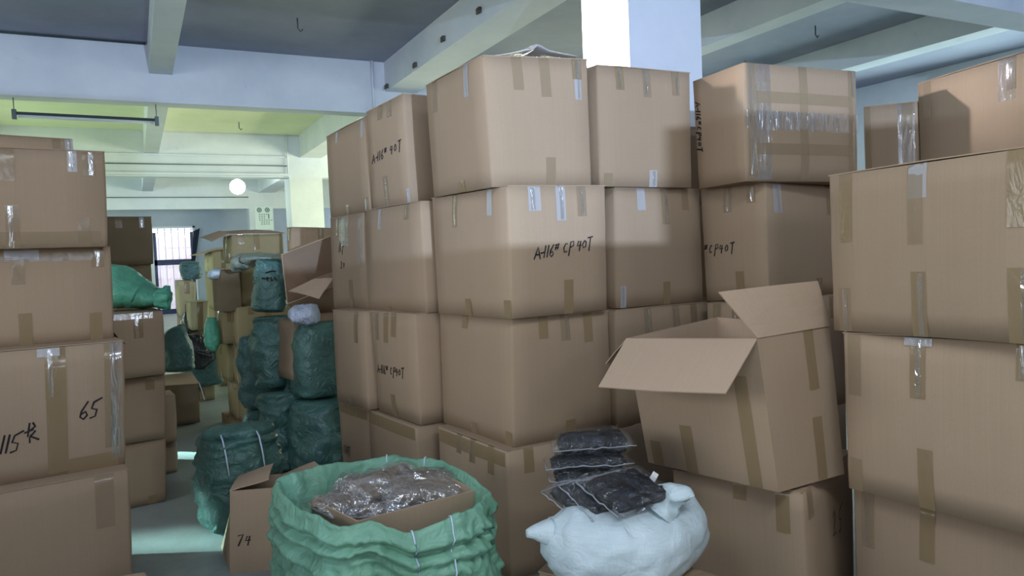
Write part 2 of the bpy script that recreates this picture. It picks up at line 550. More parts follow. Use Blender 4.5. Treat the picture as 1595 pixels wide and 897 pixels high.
# conduits
p_ = tube('trim_3', [(3.36, 10.965, 3.79), (3.36, 10.965, CZ)], 0.022, M_PLASTER)
p_['kind'] = 'structure'
p_ = tube('trim_4', [(3.27, 17.55, 3.52), (3.27, 17.55, 4.5)], 0.02, M_PLASTER)
p_['kind'] = 'structure'
p_ = tube('trim_5', [(X0, 17.57, 3.78), (3.27, 17.57, 3.78)], 0.012, M_STEEL)
p_['kind'] = 'structure'
p_ = tube('trim_6', [(X0, 24.17, 3.62), (3.26, 24.17, 3.62)], 0.014, M_STEEL)
p_['kind'] = 'structure'
p_ = tube('trim_7', [(X0, 10.98, CZ - 0.02), (0.3, 10.98, CZ - 0.02)], 0.014, M_STEEL)
p_['kind'] = 'structure'

# far window
wf = boxes('window_1', [((WX0, Y1 - .02, WZ0), (WX0 + .09, Y1 + .06, 2.70)), ((WX1 - .09, Y1 - .02, WZ0), (WX1, Y1 + .06, 2.70)),
                        ((WX0, Y1 - .02, 1.62), (WX1, Y1 + .06, 1.80)), ((WX0, Y1 - .02, 0.0), (WX1, Y1 + .06, 0.16))], M_WINBLUE, kind='structure')
boxes('window_frame', [((WX0 - .1, Y1 - .03, 2.84), (WX1 + .06, Y1 + .0, 2.90)), ((WX0 - .1, Y1 - .03, 0), (WX0, Y1, 2.9)), ((WX1, Y1 - .03, 0), (WX1 + .06, Y1, 2.9))], M_PLASTER, wf)
M_PANE = simple('window_glass', (0.9, 0.9, 1.0), 0.1, alpha=0.15)
for z0, z1 in ((0.16, 1.62), (1.80, 2.84)):
    boxes('pane', [((WX0 + .08, Y1 + .02, z0), (WX1 - .08, Y1 + .028, z1))], M_PANE, wf)
for k in range(6):
    x = WX0 + .16 + k * (WX1 - WX0 - .2) / 5
    tube('window_bar', [(x, Y1 + .14, 0), (x, Y1 + .14, 2.84)], 0.012, M_BAR, wf)
for z in (0.30, 0.62, 1.15, 1.55, 2.18, 2.70):
    tube('window_bar', [(WX0, Y1 + .14, z), (WX1, Y1 + .14, z)], 0.010, M_BAR, wf)
# sheer pink curtain sagging between hooks
b = bmesh.new()
rows = []
for i in range(25):
    u = i / 24
    x = WX0 + .05 + u * (WX1 - WX0 - .1)
    top = 2.62 - 0.09 * abs(math.sin(u * pi * 2.0)) - .03 * math.sin(u * 9)
    y = Y1 + .09 + .012 * math.sin(u * 60)
    rows.append([b.verts.new((x, y, top * (1 - t) + 0.05 * t)) for t in (0, .5, 1)])
for i in range(24):
    for j in range(2):
        b.faces.new((rows[i][j], rows[i][j + 1], rows[i + 1][j + 1], rows[i + 1][j]))
M_SHEER = simple('sheer_pink', (0.85, 0.68, 0.78), 0.8, alpha=0.55)
smooth(tag(obj('sheer_curtain', b, M_SHEER), 'thin pinkish sheer curtain sagging across the far barred window', 'curtain'))
b = bmesh.new()
rows = []
for i in range(13):
    u = i / 12
    rows.append([b.verts.new((WX1 - .10 + u * (.20 - .03 * t * 3) + .12 * (1 - t), Y1 - .07 + .02 * math.sin(u * 16), 2.72 + .1 * u - t * (1.25 - .1 * u))) for t in (0, .33, .66, 1)])
for i in range(12):
    for j in range(3):
        b.faces.new((rows[i][j], rows[i][j + 1], rows[i + 1][j + 1], rows[i + 1][j]))
o = smooth(tag(obj('dark_curtain', b, M_CURTAIN), 'dark navy curtain bunched at the right of the far window', 'curtain'))
# the yard beyond the window: a pink brick building
m, nt, p = new_mat('pink_brick')
br = node(nt, 'ShaderNodeTexBrick', i={'Scale': 4.0, 'Color1': (0.75, 0.42, 0.46, 1), 'Color2': (0.68, 0.36, 0.40, 1), 'Mortar': (0.8, 0.7, 0.75, 1)})
tc = node(nt, 'ShaderNodeTexCoord')
nt.links.new(tc.outputs['Object'], br.inputs['Vector'])
nt.links.new(br.outputs[0], p.inputs['Base Color'])
o = boxes('neighbouring_building', [((-1.5, 30.5, -1), (4.5, 31.5, 2.9))], m)
tag(o, 'pink building seen outside through the far barred window', 'building')

# column notice (two round emblems and lines of text)
sg = empty('column_notice', (3.5, 24.19, 2.9), 'printed notice with two round emblems on the far column', 'sign')
M_PAPER = simple('notice_paper', (0.66, 0.74, 0.74), 0.7)
M_NINK = simple('notice_ink', (0.08, 0.14, 0.16), 0.7)
boxes('sheet', [((3.42, 24.175, 2.62), (3.96, 24.187, 3.32))], M_PAPER, sg)


def disc_bm(b, c, r, y, n=14, r0=0.0):
    if r0 == 0:
        b.faces.new([b.verts.new((c[0] + r * math.cos(2 * pi * k / n), y, c[1] + r * math.sin(2 * pi * k / n))) for k in range(n)])
    else:
        a = [b.verts.new((c[0] + r * math.cos(2 * pi * k / n), y, c[1] + r * math.sin(2 * pi * k / n))) for k in range(n)]
        d = [b.verts.new((c[0] + r0 * math.cos(2 * pi * k / n), y, c[1] + r0 * math.sin(2 * pi * k / n))) for k in range(n)]
        for k in range(n):
            b.faces.new((a[k], a[(k + 1) % n], d[(k + 1) % n], d[k]))


b = bmesh.new()
for cx in (3.56, 3.80):
    disc_bm(b, (cx, 3.22), 0.075, 24.172, r0=0.045)
    disc_bm(b, (cx, 3.22), 0.03, 24.172)
obj('emblem', b, M_NINK, sg)
b = bmesh.new()
rr = random.Random(4)
for (x0, z, n) in ((3.54, 3.07, 4), (3.54, 3.01, 3), (3.54, 2.95, 3), (3.54, 2.89, 6), (3.60, 2.83, 4), (3.60, 2.77, 4)):
    for k in range(n):
        x = x0 + k * .07
        box_bm(b, (x, 24.170, z), (x + .045, 24.174, z + .022))
box_bm(b, (3.82, 24.170, 2.95), (3.85, 24.174, 3.10))
obj('lettering', b, M_NINK, sg)['kind'] = 'stuff'

# ceiling hooks
for q, hl in (((1.940,9.287,4.550), 'in the near bay left of the central block'), ((2.077,16.154,4.490), 'in the yellowish bay beyond the first beam'), ((0.522,11.000,4.484), 'at the end of the left secondary beam'), ((8.574,7.278,4.550), 'right of the near white column'), ((9.061,9.087,4.550), 'just above the film wrapped carton')):
    x, y, z = q
    hk = tube('ceiling_hook', [(x, y, z), (x, y, z - .12), (x + .03, y, z - .16), (x + .06, y, z - .13)], 0.009, M_HOOK)
    tag(hk, 'small rusty ceiling hook ' + hl, 'hook', 'ceiling hooks')
for q, hl in (((3.555,7.485,4.271), 'nearest of the four on the beam left of the near column'), ((3.555,8.550,4.253), 'second of the four on the beam left of the near column'),
              ((3.555,9.586,4.183), 'third of the four on the beam left of the near column'), ((3.555,10.845,4.170), 'farthest of the four on the beam left of the near column')):
    x, y, z = q
    ck = boxes('cable_clip', [((x - .03, y - .03, z - .03), (x + .004, y + .03, z + .03)), ((x - .05, y - .012, z - .05), (x - .028, y + .012, z + .01))], M_HOOK)
    tag(ck, 'dark cable clip, ' + hl, 'clip', 'cable clips on the beam')
# unlit tube fitting hanging from the first beam
tl = empty('tube_light', ((-1.235,11.150,3.592)), 'unlit fluorescent tube fitting hanging under the first white beam', 'lamp')
A = V((-1.235,11.150,3.592)); B_ = V((0.380,11.150,3.575))
tube('lamp_tube', [A + V((.04, 0, -.035)), B_ + V((-.04, 0, -.035))], 0.022, M_TUBE, tl, 8)
b = bmesh.new()
tube_bm(b, [A, B_], 0.022, 6)
obj('housing', b, M_STEEL, tl)
for P in (A, B_):
    boxes('end_cap', [((P.x - .025, P.y - .03, P.z - .075), (P.x + .025, P.y + .03, P.z + .045))], M_STEEL, tl)
    tube('hanger', [P, V((P.x, P.y, 3.785))], 0.006, M_STEEL, tl)
# unseen housing added over the camera for the overhead fill
ol = boxes('tube_light', [((-0.45, -.42, 3.70), (2.05, .02, 3.76))], M_STEEL)
tag(ol, 'steel housing added for the fill light over the viewpoint, out of frame', 'lamp')
for x_ in (-.3, 1.9):
    tube('hanger', [(x_, -.2, 3.76), (x_, -.2, CZ)], .008, M_STEEL, ol)
# far bulb
bl = empty('light_bulb', (2.449,20.000,3.535), 'glowing round bulb hanging in the far bay', 'lamp')
c = V((2.449,20.000,3.535))
b = bmesh.new()
bmesh.ops.create_icosphere(b, subdivisions=3, radius=0.19)
bmesh.ops.translate(b, verts=b.verts, vec=c)
smooth(obj('globe', b, emit('bulb_glow', (0.85, 1.0, 0.95), 25), bl))
tube('flex', [c + V((0, 0, .18)), c + V((0, 0, .45)), V((c.x, c.y, 4.38))], 0.012, M_TAG, bl)
boxes('lamp_holder', [((c.x - .04, c.y - .04, c.z + .17), (c.x + .04, c.y + .04, c.z + .28))], M_TAG, bl)
pl = bpy.data.lights.new('bulb_light', 'POINT')
pl.energy = 90
pl.color = (0.85, 1.0, 0.95)
pl.shadow_soft_size = 0.15
po = bpy.data.objects.new('bulb_light', pl)
COL.objects.link(po)
po.location = c + V((0, -0.0, -.2))

# ------------------------------------------------------------------ cartons
GLYPH = {
    'A': [[(0, 0), (.35, 1), (.75, 0)], [(.12, .38), (.62, .38)]],
    '-': [[(.05, .42), (.6, .5)]],
    '1': [[(.25, 1), (.15, 0)]],
    '6': [[(.5, 1), (.15, .45), (.12, .15), (.35, 0), (.55, .2), (.42, .42), (.15, .3)]],
    '#': [[(.2, .95), (.1, .45)], [(.45, 1.0), (.35, .5)], [(0, .85), (.55, .9)], [(0, .62), (.5, .68)]],
    'C': [[(.55, .8), (.3, .85), (.1, .5), (.2, .15), (.55, .2)]],
    'P': [[(.15, -.25), (.25, .9), (.6, .95), (.65, .6), (.25, .45)]],
    '4': [[(.2, .85), (.05, .45), (.6, .5)], [(.45, .85), (.38, 0)]],
    '0': [[(.3, .8), (.08, .5), (.2, .2), (.5, .3), (.5, .7), (.3, .8)]],
    'T': [[(.0, .95), (.7, 1.05)], [(.38, 1), (.33, -.15)]],
    '5': [[(.75, 1.1), (.25, .9), (.15, .55), (.5, .45), (.45, .08), (.1, 0)]],
    '2': [[(.05, .8), (.3, 1), (.5, .75), (.05, .05), (.6, .1)]],
    '7': [[(.05, .9), (.6, 1), (.25, 0)]],
    'H': [[(.1, 1), (.05, 0)], [(.55, 1), (.5, 0)], [(.08, .5), (.53, .5)]],
    'K': [[(.1, 1), (.08, 0)], [(.55, 1), (.1, .45), (.6, 0)]],
    '@': [[(.0, .5), (.45, .62)], [(.2, .95), (.2, .3), (.4, .4)], [(.35, .95), (.5, .75), (.3, .6)], [(.55, .55), (.3, .25), (.35, 0)], [(.35, .3), (.8, .1)]],
    ' ': [],
}


class Shell:
    """the surface of one carton: 4 sides between a bottom and a top quad, slightly bulging"""

    def __init__(s, q, bulge=0.012, seed=0):
        s.b = [V(c) for c in q[:4]]
        s.t = [V(c) for c in q[4:]]
        s.bulge = bulge
        s.seed = seed
        s.n = []
        for i in range(4):
            j = (i + 1) % 4
            e = s.b[j] - s.b[i] + s.t[j] - s.t[i]
            up = s.t[i] - s.b[i] + s.t[j] - s.b[j]
            s.n.append(e.cross(up).normalized())

    def w(s, i):
        return ((s.b[(i + 1) % 4] - s.b[i]).length + (s.t[(i + 1) % 4] - s.t[i]).length) * .5

    def h(s):
        return (s.t[0] - s.b[0]).length

    def side(s, i, u, v, off=0.0):
        j = (i + 1) % 4
        p = (s.b[i] * (1 - u) + s.b[j] * u) * (1 - v) + (s.t[i] * (1 - u) + s.t[j] * u) * v
        uu, vv = min(max(u, 0), 1), min(max(v, 0), 1)
        k = (16 * uu * (1 - uu) * vv * (1 - vv)) ** .6
        d = s.bulge * k + .006 * k * noise.noise(V((u * 2.3 + s.seed * 3.1, v * 2.3 + i * 7.7, s.seed)))
        return p + s.n[i] * (d + off)


def add_shell_mesh(name, sh, mat, parent, r=0.012, top=True, nu=6, nv=7):
    b = bmesh.new()
    uvl = b.loops.layers.uv.new('UVMap')
    ring_u = []
    acc = 0
    for i in range(4):
        w = sh.w(i)
        e = min(r / w, .1)
        us = [e + (1 - 2 * e) * k / nu for k in range(nu + 1)]
        for u in us:
            ring_u.append((i, u, acc + u * w))
        ring_u.append((i, None, acc + w))
        acc += w
    rows = []
    for k in range(nv + 1):
        v = k / nv
        row = []
        for (i, u, s_) in ring_u:
            if u is None:
                a = sh.side(i, 1.0, v)
                j = (i + 1) % 4
                dirn = -(sh.n[i] + sh.n[j]).normalized()
                p = a + dirn * r * .42 + V((noise.noise(V((v * 6, sh.seed, i))), noise.noise(V((v * 6, sh.seed + 9, i))), 0)) * .003
            else:
                p = sh.side(i, u, v)
            row.append(b.verts.new(p))
        rows.append(row)
    n = len(ring_u)
    hh = sh.h()
    for k in range(nv):
        for m_ in range(n):
            m2 = (m_ + 1) % n
            f = b.faces.new((rows[k][m_], rows[k][m2], rows[k + 1][m2], rows[k + 1][m_]))
            f.smooth = True
            sa = ring_u[m_][2]
            sb = ring_u[m2][2] if m2 else acc
            for l, c_ in zip(f.loops, ((sa, k / nv * hh), (sb, k / nv * hh), (sb, (k + 1) / nv * hh), (sa, (k + 1) / nv * hh))):
                l[uvl].uv = c_
    b.faces.new(rows[0][::-1])
    if top:
        b.faces.new(rows[-1])
    return obj(name, b, mat, parent)


def patch(name, sh, i, u0, u1, v0, v1, off, mat, parent, over=0.0, seed=0):
    """tape stuck on side i; over > 0 runs that far over the top edge"""
    b = bmesh.new()
    nv = 6
    rows = []
    for k in range(nv + 1):
        v = v0 + (v1 - v0) * k / nv
        rows.append([b.verts.new(sh.side(i, u0 + (u1 - u0) * t, v, off + .0012 * abs(noise.noise(V((k * 1.3, t * 3, seed * 2.3)))))) for t in (0, .5, 1)])
    for k in range(nv):
        for t in range(2):
            f = b.faces.new((rows[k][t], rows[k][t + 1], rows[k + 1][t + 1], rows[k + 1][t]))
            f.smooth = True
    if over:
        inn = -sh.n[i] * over
        r2 = [b.verts.new(v_.co + inn + V((0, 0, .004))) for v_ in rows[-1]]
        for t in range(2):
            b.faces.new((rows[-1][t], rows[-1][t + 1], r2[t + 1], r2[t]))
    return obj(name, b, mat, parent)


def write_on(sh, i, u0, v0, text, h, parent, th=0.006, slant=.15, rise=0.0, vert=False, adv=.85, mat=None):
    """hand lettering as thin ink ribbons lying on side i; u0, v0 = start"""
    w, hh = sh.w(i), sh.h()
    b = bmesh.new()
    x = 0.0
    rr = random.Random(len(text) + int(u0 * 100))
    for ch in text:
        for st in GLYPH.get(ch, []):
            pts = []
            for (gx, gy) in st:
                lx = (x + gx * h * .8 + slant * gy * h)
                ly = gy * h + rise * x
                if vert:
                    lx, ly = ly, -lx
                pts.append(V((lx, ly, 0)))
            # densify
            dp = []
            for a, c_ in zip(pts[:-1], pts[1:]):
                m_ = max(1, int((c_ - a).length / .03))
                dp += [a.lerp(c_, k / m_) for k in range(m_)]
            dp.append(pts[-1])
            prev = None
            for k, p_ in enumerate(dp):
                d = (dp[min(k + 1, len(dp) - 1)] - dp[max(k - 1, 0)])
                d = V((-d.y, d.x, 0))
                if d.length > 0:
                    d.normalize()
                t_ = th * (.5 + .25 * rr.random())
                cur = []
                for s_ in (-1, 1):
                    q = p_ + d * t_ * s_
                    cur.append(b.verts.new(sh.side(i, u0 + q.x / w, v0 + q.y / hh, .0016)))
                if prev:
                    b.faces.new((prev[0], cur[0], cur[1], prev[1]))
                prev = cur
        x += h * adv * (.55 if ch in '1-' else 1.0) * (.6 if ch == ' ' else 1)
    return obj('handwriting', b, mat or M_INK, parent)


BOX = {
  'p1r1': [[1.548,3.206,1.913],[2.127,3.221,1.925],[2.053,3.866,1.908],[1.49,3.841,1.917],[1.532,3.22,2.536],[2.123,3.216,2.564],[2.053,3.866,2.545],[1.479,3.856,2.526]],
  'p1r2': [[1.591,3.144,1.278],[2.166,3.173,1.281],[2.077,3.914,1.272],[1.502,3.885,1.271],[1.594,3.141,1.911],[2.172,3.166,1.916],[2.077,3.914,1.908],[1.496,3.887,1.913]],
  'p1r3': [[1.598,3.196,0.634],[2.2,3.22,0.636],[2.113,3.945,0.636],[1.515,3.916,0.642],[1.614,3.19,1.273],[2.201,3.219,1.268],[2.113,3.945,1.272],[1.522,3.917,1.27]],
  'p1r4': [[1.544,3.167,-0.001],[2.13,3.193,0.0],[2.045,3.892,0.0],[1.462,3.866,0.0],[1.548,3.166,0.636],[2.13,3.193,0.636],[2.045,3.892,0.636],[1.464,3.866,0.638]],
  'p2r1': [[1.473,4.171,1.901],[2.162,4.256,1.908],[2.109,4.689,1.908],[1.366,4.599,1.9],[1.459,4.172,2.549],[2.162,4.256,2.545],[2.109,4.689,2.545],[1.356,4.598,2.515]],
  'p2r2': [[1.454,3.932,1.274],[2.145,4.019,1.272],[2.053,4.757,1.272],[1.323,4.666,1.261],[1.448,3.935,1.901],[2.145,4.019,1.908],[2.053,4.757,1.908],[1.339,4.668,1.899]],
  'p2r3': [[1.386,3.935,0.641],[2.076,4.02,0.636],[2.01,4.556,0.636],[1.304,4.468,0.643],[1.382,3.934,1.271],[2.076,4.02,1.272],[2.01,4.556,1.272],[1.281,4.465,1.265]],
  'p2r4': [[1.381,3.952,0.008],[2.063,4.037,0.0],[1.982,4.679,0.0],[1.278,4.591,0.009],[1.363,3.948,0.629],[2.063,4.037,0.636],[1.982,4.679,0.636],[1.269,4.59,0.633]],
  'p3r1': [[1.364,4.637,1.9],[2.066,4.718,1.908],[1.975,5.472,1.908],[1.285,5.39,1.886],[1.369,4.63,2.497],[2.066,4.718,2.485],[1.975,5.472,2.485],[1.285,5.389,2.48]],
  'p3r2': [[1.333,4.701,1.259],[2.031,4.788,1.272],[1.955,5.398,1.272],[1.255,5.31,1.243],[1.34,4.703,1.89],[2.031,4.788,1.908],[1.955,5.398,1.908],[1.263,5.315,1.884]],
  'p3r3': [[1.245,4.5,0.648],[1.941,4.582,0.636],[1.876,5.102,0.636],[1.176,5.016,0.632],[1.256,4.491,1.264],[1.941,4.582,1.272],[1.876,5.102,1.272],[1.176,5.014,1.252]],
  'p3r4': [[1.288,4.631,0.013],[1.97,4.712,0.0],[1.912,5.181,0.0],[1.217,5.094,0.0],[1.277,4.621,0.627],[1.97,4.712,0.636],[1.912,5.181,0.636],[1.202,5.091,0.62]],
  'q1': [[2.203,3.26,1.924],[2.864,3.307,1.924],[2.822,3.923,1.917],[2.162,3.875,1.917],[2.21,3.262,2.553],[2.869,3.301,2.57],[2.822,3.923,2.563],[2.162,3.875,2.563]],
  'q2': [[2.314,3.31,1.269],[2.99,3.379,1.26],[2.919,3.995,1.262],[2.25,3.92,1.262],[2.323,3.302,1.92],[2.987,3.383,1.921],[2.919,3.995,1.917],[2.25,3.92,1.917]],
  'q3': [[2.284,3.294,0.611],[3.021,3.379,0.607],[2.946,3.992,0.607],[2.211,3.903,0.607],[2.289,3.287,1.259],[3.021,3.376,1.251],[2.946,3.992,1.262],[2.211,3.903,1.262]],
  'c1': [[2.851,2.875,1.916],[3.626,2.808,1.91],[3.663,3.229,1.908],[2.895,3.289,1.915],[2.853,2.875,2.525],[3.627,2.809,2.521],[3.663,3.229,2.525],[2.882,3.303,2.523]],
  'c2': [[3.025,2.908,1.287],[3.766,3.0,1.272],[3.712,3.437,1.272],[2.974,3.34,1.266],[3.021,2.908,1.913],[3.766,3.0,1.908],[3.712,3.437,1.908],[2.96,3.352,1.915]],
  'c3': [[2.978,2.862,0.64],[3.67,2.948,0.636],[3.618,3.367,0.636],[2.924,3.281,0.636],[2.976,2.862,1.276],[3.67,2.948,1.272],[3.618,3.367,1.272],[2.92,3.28,1.254]],
  's1': [[-1.094,4.012,1.71],[-0.113,4.169,1.708],[-0.2,4.761,1.71],[-1.187,4.605,1.71],[-1.094,4.012,2.17],[-0.099,4.169,2.171],[-0.2,4.761,2.17],[-1.187,4.605,2.17]],
  's2': [[-1.098,4.154,1.24],[-0.116,4.31,1.239],[-0.207,4.923,1.24],[-1.195,4.766,1.24],[-1.098,4.154,1.71],[-0.105,4.311,1.707],[-0.207,4.923,1.71],[-1.195,4.766,1.71]],
  's3': [[-1.122,3.966,0.62],[-0.1,4.131,0.622],[-0.187,4.772,0.62],[-1.224,4.608,0.62],[-1.122,3.966,1.24],[-0.07,4.129,1.235],[-0.187,4.772,1.24],[-1.224,4.608,1.24]],
  's4': [[-1.132,3.845,0.0],[-0.105,4.009,0.001],[-0.197,4.651,0.0],[-1.234,4.487,0.0],[-1.132,3.845,0.62],[-0.085,4.009,0.62],[-0.197,4.651,0.62],[-1.234,4.487,0.62]],
  's0': [[-1.069,6.6,2.17],[-0.377,6.707,2.185],[-0.456,7.204,2.17],[-1.147,7.094,2.17],[-1.069,6.6,2.62],[-0.379,6.712,2.612],[-0.456,7.204,2.62],[-1.147,7.094,2.62]],
  't2': [[-0.45,5.273,0.88],[0.137,5.358,0.892],[0.153,5.837,0.863],[-0.514,5.762,0.88],[-0.45,5.273,1.3],[0.147,5.354,1.297],[0.1,5.843,1.3],[-0.514,5.762,1.3]],
  't3': [[-0.486,5.391,0.44],[0.118,5.48,0.444],[0.059,5.973,0.44],[-0.555,5.887,0.44],[-0.486,5.391,0.88],[0.138,5.476,0.873],[0.059,5.973,0.88],[-0.555,5.887,0.88]],
  't4': [[-0.506,5.424,0.0],[0.098,5.514,0.005],[0.038,6.006,0.0],[-0.576,5.919,0.0],[-0.506,5.424,0.44],[0.118,5.507,0.433],[0.038,6.006,0.44],[-0.576,5.919,0.44]],
  't0': [[-0.436,7.424,1.612],[0.154,7.507,1.623],[0.088,8.003,1.612],[-0.506,7.919,1.612],[-0.436,7.424,2.05],[0.162,7.507,2.05],[0.088,8.003,2.05],[-0.506,7.919,2.05]],
  't1': [[-0.465,7.447,1.24],[0.126,7.531,1.24],[0.06,8.026,1.24],[-0.535,7.942,1.24],[-0.465,7.447,1.607],[0.133,7.531,1.615],[0.06,8.026,1.607],[-0.535,7.942,1.607]],
  'open': [[2.033,1.929,0.664],[2.533,2.052,0.639],[2.378,2.628,0.64],[1.884,2.498,0.664],[1.978,1.961,1.259],[2.503,2.085,1.255],[2.378,2.628,1.265],[1.838,2.489,1.21]],
  'openlow': [[2.288,2.024,0.007],[2.881,2.291,0.0],[2.655,2.81,0.0],[2.05,2.546,0.0],[2.267,2.03,0.613],[2.881,2.291,0.62],[2.655,2.81,0.62],[2.046,2.545,0.615]],
  'r1': [[2.46,1.241,1.248],[3.159,1.244,1.24],[3.154,2.037,1.24],[2.455,2.03,1.237],[2.458,1.238,1.854],[3.159,1.244,1.845],[3.154,2.037,1.845],[2.452,2.035,1.845]],
  'r2': [[2.509,1.269,0.623],[3.206,1.31,0.62],[3.163,2.026,0.62],[2.461,1.98,0.613],[2.51,1.267,1.244],[3.206,1.31,1.235],[3.163,2.026,1.235],[2.458,1.988,1.227]],
  'r3': [[2.599,1.298,0.013],[3.283,1.355,0.0],[3.221,2.06,0.0],[2.522,1.999,-0.0],[2.579,1.286,0.602],[3.283,1.355,0.615],[3.221,2.06,0.615],[2.512,1.997,0.6]],
  't5': [[-0.141,6.05,0.28],[0.203,6.073,0.277],[0.188,6.374,0.28],[-0.162,6.349,0.28],[-0.141,6.05,0.62],[0.214,6.076,0.624],[0.188,6.374,0.62],[-0.162,6.349,0.62]],
  't5b': [[-0.145,6.196,0.0],[0.2,6.229,0.015],[0.183,6.52,0.0],[-0.166,6.496,0.0],[-0.145,6.196,0.28],[0.207,6.213,0.262],[0.183,6.52,0.28],[-0.166,6.496,0.28]],
  'u_a1': [[0.849,7.071,0.09],[1.31,7.128,0.1],[1.261,7.529,0.1],[0.809,7.477,0.103],[0.87,7.074,0.456],[1.31,7.128,0.45],[1.261,7.529,0.45],[0.829,7.475,0.454]],
  'u_a2': [[0.793,7.483,0.103],[1.246,7.536,0.1],[1.203,7.888,0.1],[0.756,7.833,0.1],[0.805,7.48,0.446],[1.246,7.536,0.45],[1.203,7.888,0.45],[0.756,7.833,0.45]],
  'u_b1': [[0.839,7.14,0.456],[1.262,7.189,0.45],[1.211,7.599,0.45],[0.795,7.547,0.45],[0.859,7.136,0.822],[1.262,7.189,0.82],[1.211,7.599,0.82],[0.786,7.546,0.808]],
  'u_b2': [[0.744,7.608,0.453],[1.169,7.657,0.45],[1.108,8.15,0.45],[0.692,8.098,0.45],[0.765,7.605,0.822],[1.169,7.657,0.82],[1.108,8.15,0.82],[0.686,8.097,0.813]],
  'u_c1': [[0.811,7.246,0.822],[1.412,7.318,0.82],[1.385,7.543,0.82],[0.789,7.47,0.82],[0.825,7.244,1.184],[1.412,7.318,1.18],[1.385,7.543,1.18],[0.787,7.469,1.173]],
  'u_c2': [[0.698,7.445,0.839],[1.149,7.496,0.82],[1.118,7.742,0.82],[0.672,7.687,0.82],[0.714,7.439,1.168],[1.149,7.496,1.18],[1.118,7.742,1.18],[0.662,7.685,1.157]],
  'u_4': [[0.683,7.277,1.158],[0.867,7.296,1.151],[0.828,7.614,1.151],[0.653,7.593,1.151],[0.702,7.274,1.534],[0.867,7.296,1.529],[0.828,7.614,1.546],[0.649,7.592,1.509]],
  'u_5': [[0.882,7.433,1.18],[1.39,7.493,1.18],[1.372,7.641,1.18],[0.875,7.58,1.18],[0.905,7.431,1.604],[1.39,7.493,1.6],[1.372,7.641,1.6],[0.876,7.58,1.605]],
  'u_2': [[0.831,7.546,1.599],[1.323,7.571,1.6],[1.297,8.07,1.6],[0.812,8.045,1.6],[0.846,7.545,1.87],[1.323,7.571,1.87],[1.297,8.07,1.87],[0.812,8.045,1.87]],
  'u_3': [[0.896,10.283,1.471],[1.168,10.297,1.5],[1.128,11.068,1.5],[0.863,11.054,1.5],[0.907,10.283,1.777],[1.168,10.297,1.781],[1.128,11.068,1.78],[0.865,11.055,1.764]],
  'u_1': [[1.262,6.882,1.336],[1.769,6.938,1.3],[1.757,7.04,1.3],[1.261,6.979,1.3],[1.289,6.872,1.9],[1.769,6.938,1.88],[1.757,7.04,1.88],[1.257,6.977,1.9]],
  'u_9': [[0.438,9.338,1.0],[0.594,9.349,1.009],[0.587,9.747,1.0],[0.417,9.738,1.0],[0.438,9.338,1.42],[0.621,9.345,1.391],[0.587,9.747,1.42],[0.417,9.738,1.42]],
  'u_10': [[0.506,8.571,0.9],[0.664,8.581,0.902],[0.655,8.979,0.9],[0.485,8.97,0.9],[0.506,8.571,1.2],[0.687,8.578,1.197],[0.655,8.979,1.2],[0.485,8.97,1.2]],
  'u_11': [[0.478,9.0,0.5],[0.664,9.014,0.51],[0.657,9.41,0.5],[0.457,9.4,0.5],[0.478,9.0,0.9],[0.691,9.007,0.885],[0.657,9.41,0.9],[0.457,9.4,0.9]],
  'u_12': [[0.502,9.308,0.0],[0.753,9.325,0.009],[0.736,9.821,0.0],[0.476,9.807,0.0],[0.502,9.308,0.5],[0.771,9.318,0.487],[0.736,9.821,0.5],[0.476,9.807,0.5]],
  'rb1': [[4.225,2.851,1.793],[4.657,3.102,1.8],[4.51,3.356,1.8],[4.079,3.102,1.807],[4.224,2.853,2.397],[4.657,3.102,2.4],[4.51,3.356,2.4],[4.073,3.109,2.404]],
  'rb2': [[4.011,1.927,1.9],[4.498,1.815,1.9],[4.712,2.74,1.9],[4.228,2.847,1.906],[4.011,1.927,2.5],[4.498,1.815,2.5],[4.712,2.74,2.5],[4.222,2.859,2.498]],
  'v_1': [[0.003,8.011,0.0],[0.498,8.043,0.013],[0.476,8.537,0.0],[-0.023,8.511,0.0],[0.003,8.011,0.42],[0.506,8.032,0.403],[0.476,8.537,0.42],[-0.023,8.511,0.42]],
}

_seed = [0]


def closed_top(sh, root, mat, seed):
    """two long flaps meeting along the middle, proud of the walls by their thickness"""
    t = sh.t
    a = 0 if sh.w(0) >= sh.w(1) else 1
    c = [t[(k + a) % 4] for k in range(4)]
    m0, m1 = c[0].lerp(c[3], .5), c[1].lerp(c[2], .5)
    g = (c[3] - c[0]).normalized() * .003
    for q in ((c[0], c[1], m1 - g, m0 - g), (m0 + g, m1 + g, c[2], c[3])):
        nn = (q[1] - q[0]).cross(q[3] - q[0])
        q = list(q)
        slab('flap', q, .005, mat, root, seg=4, warp=.004, seed=seed + len(root.children))


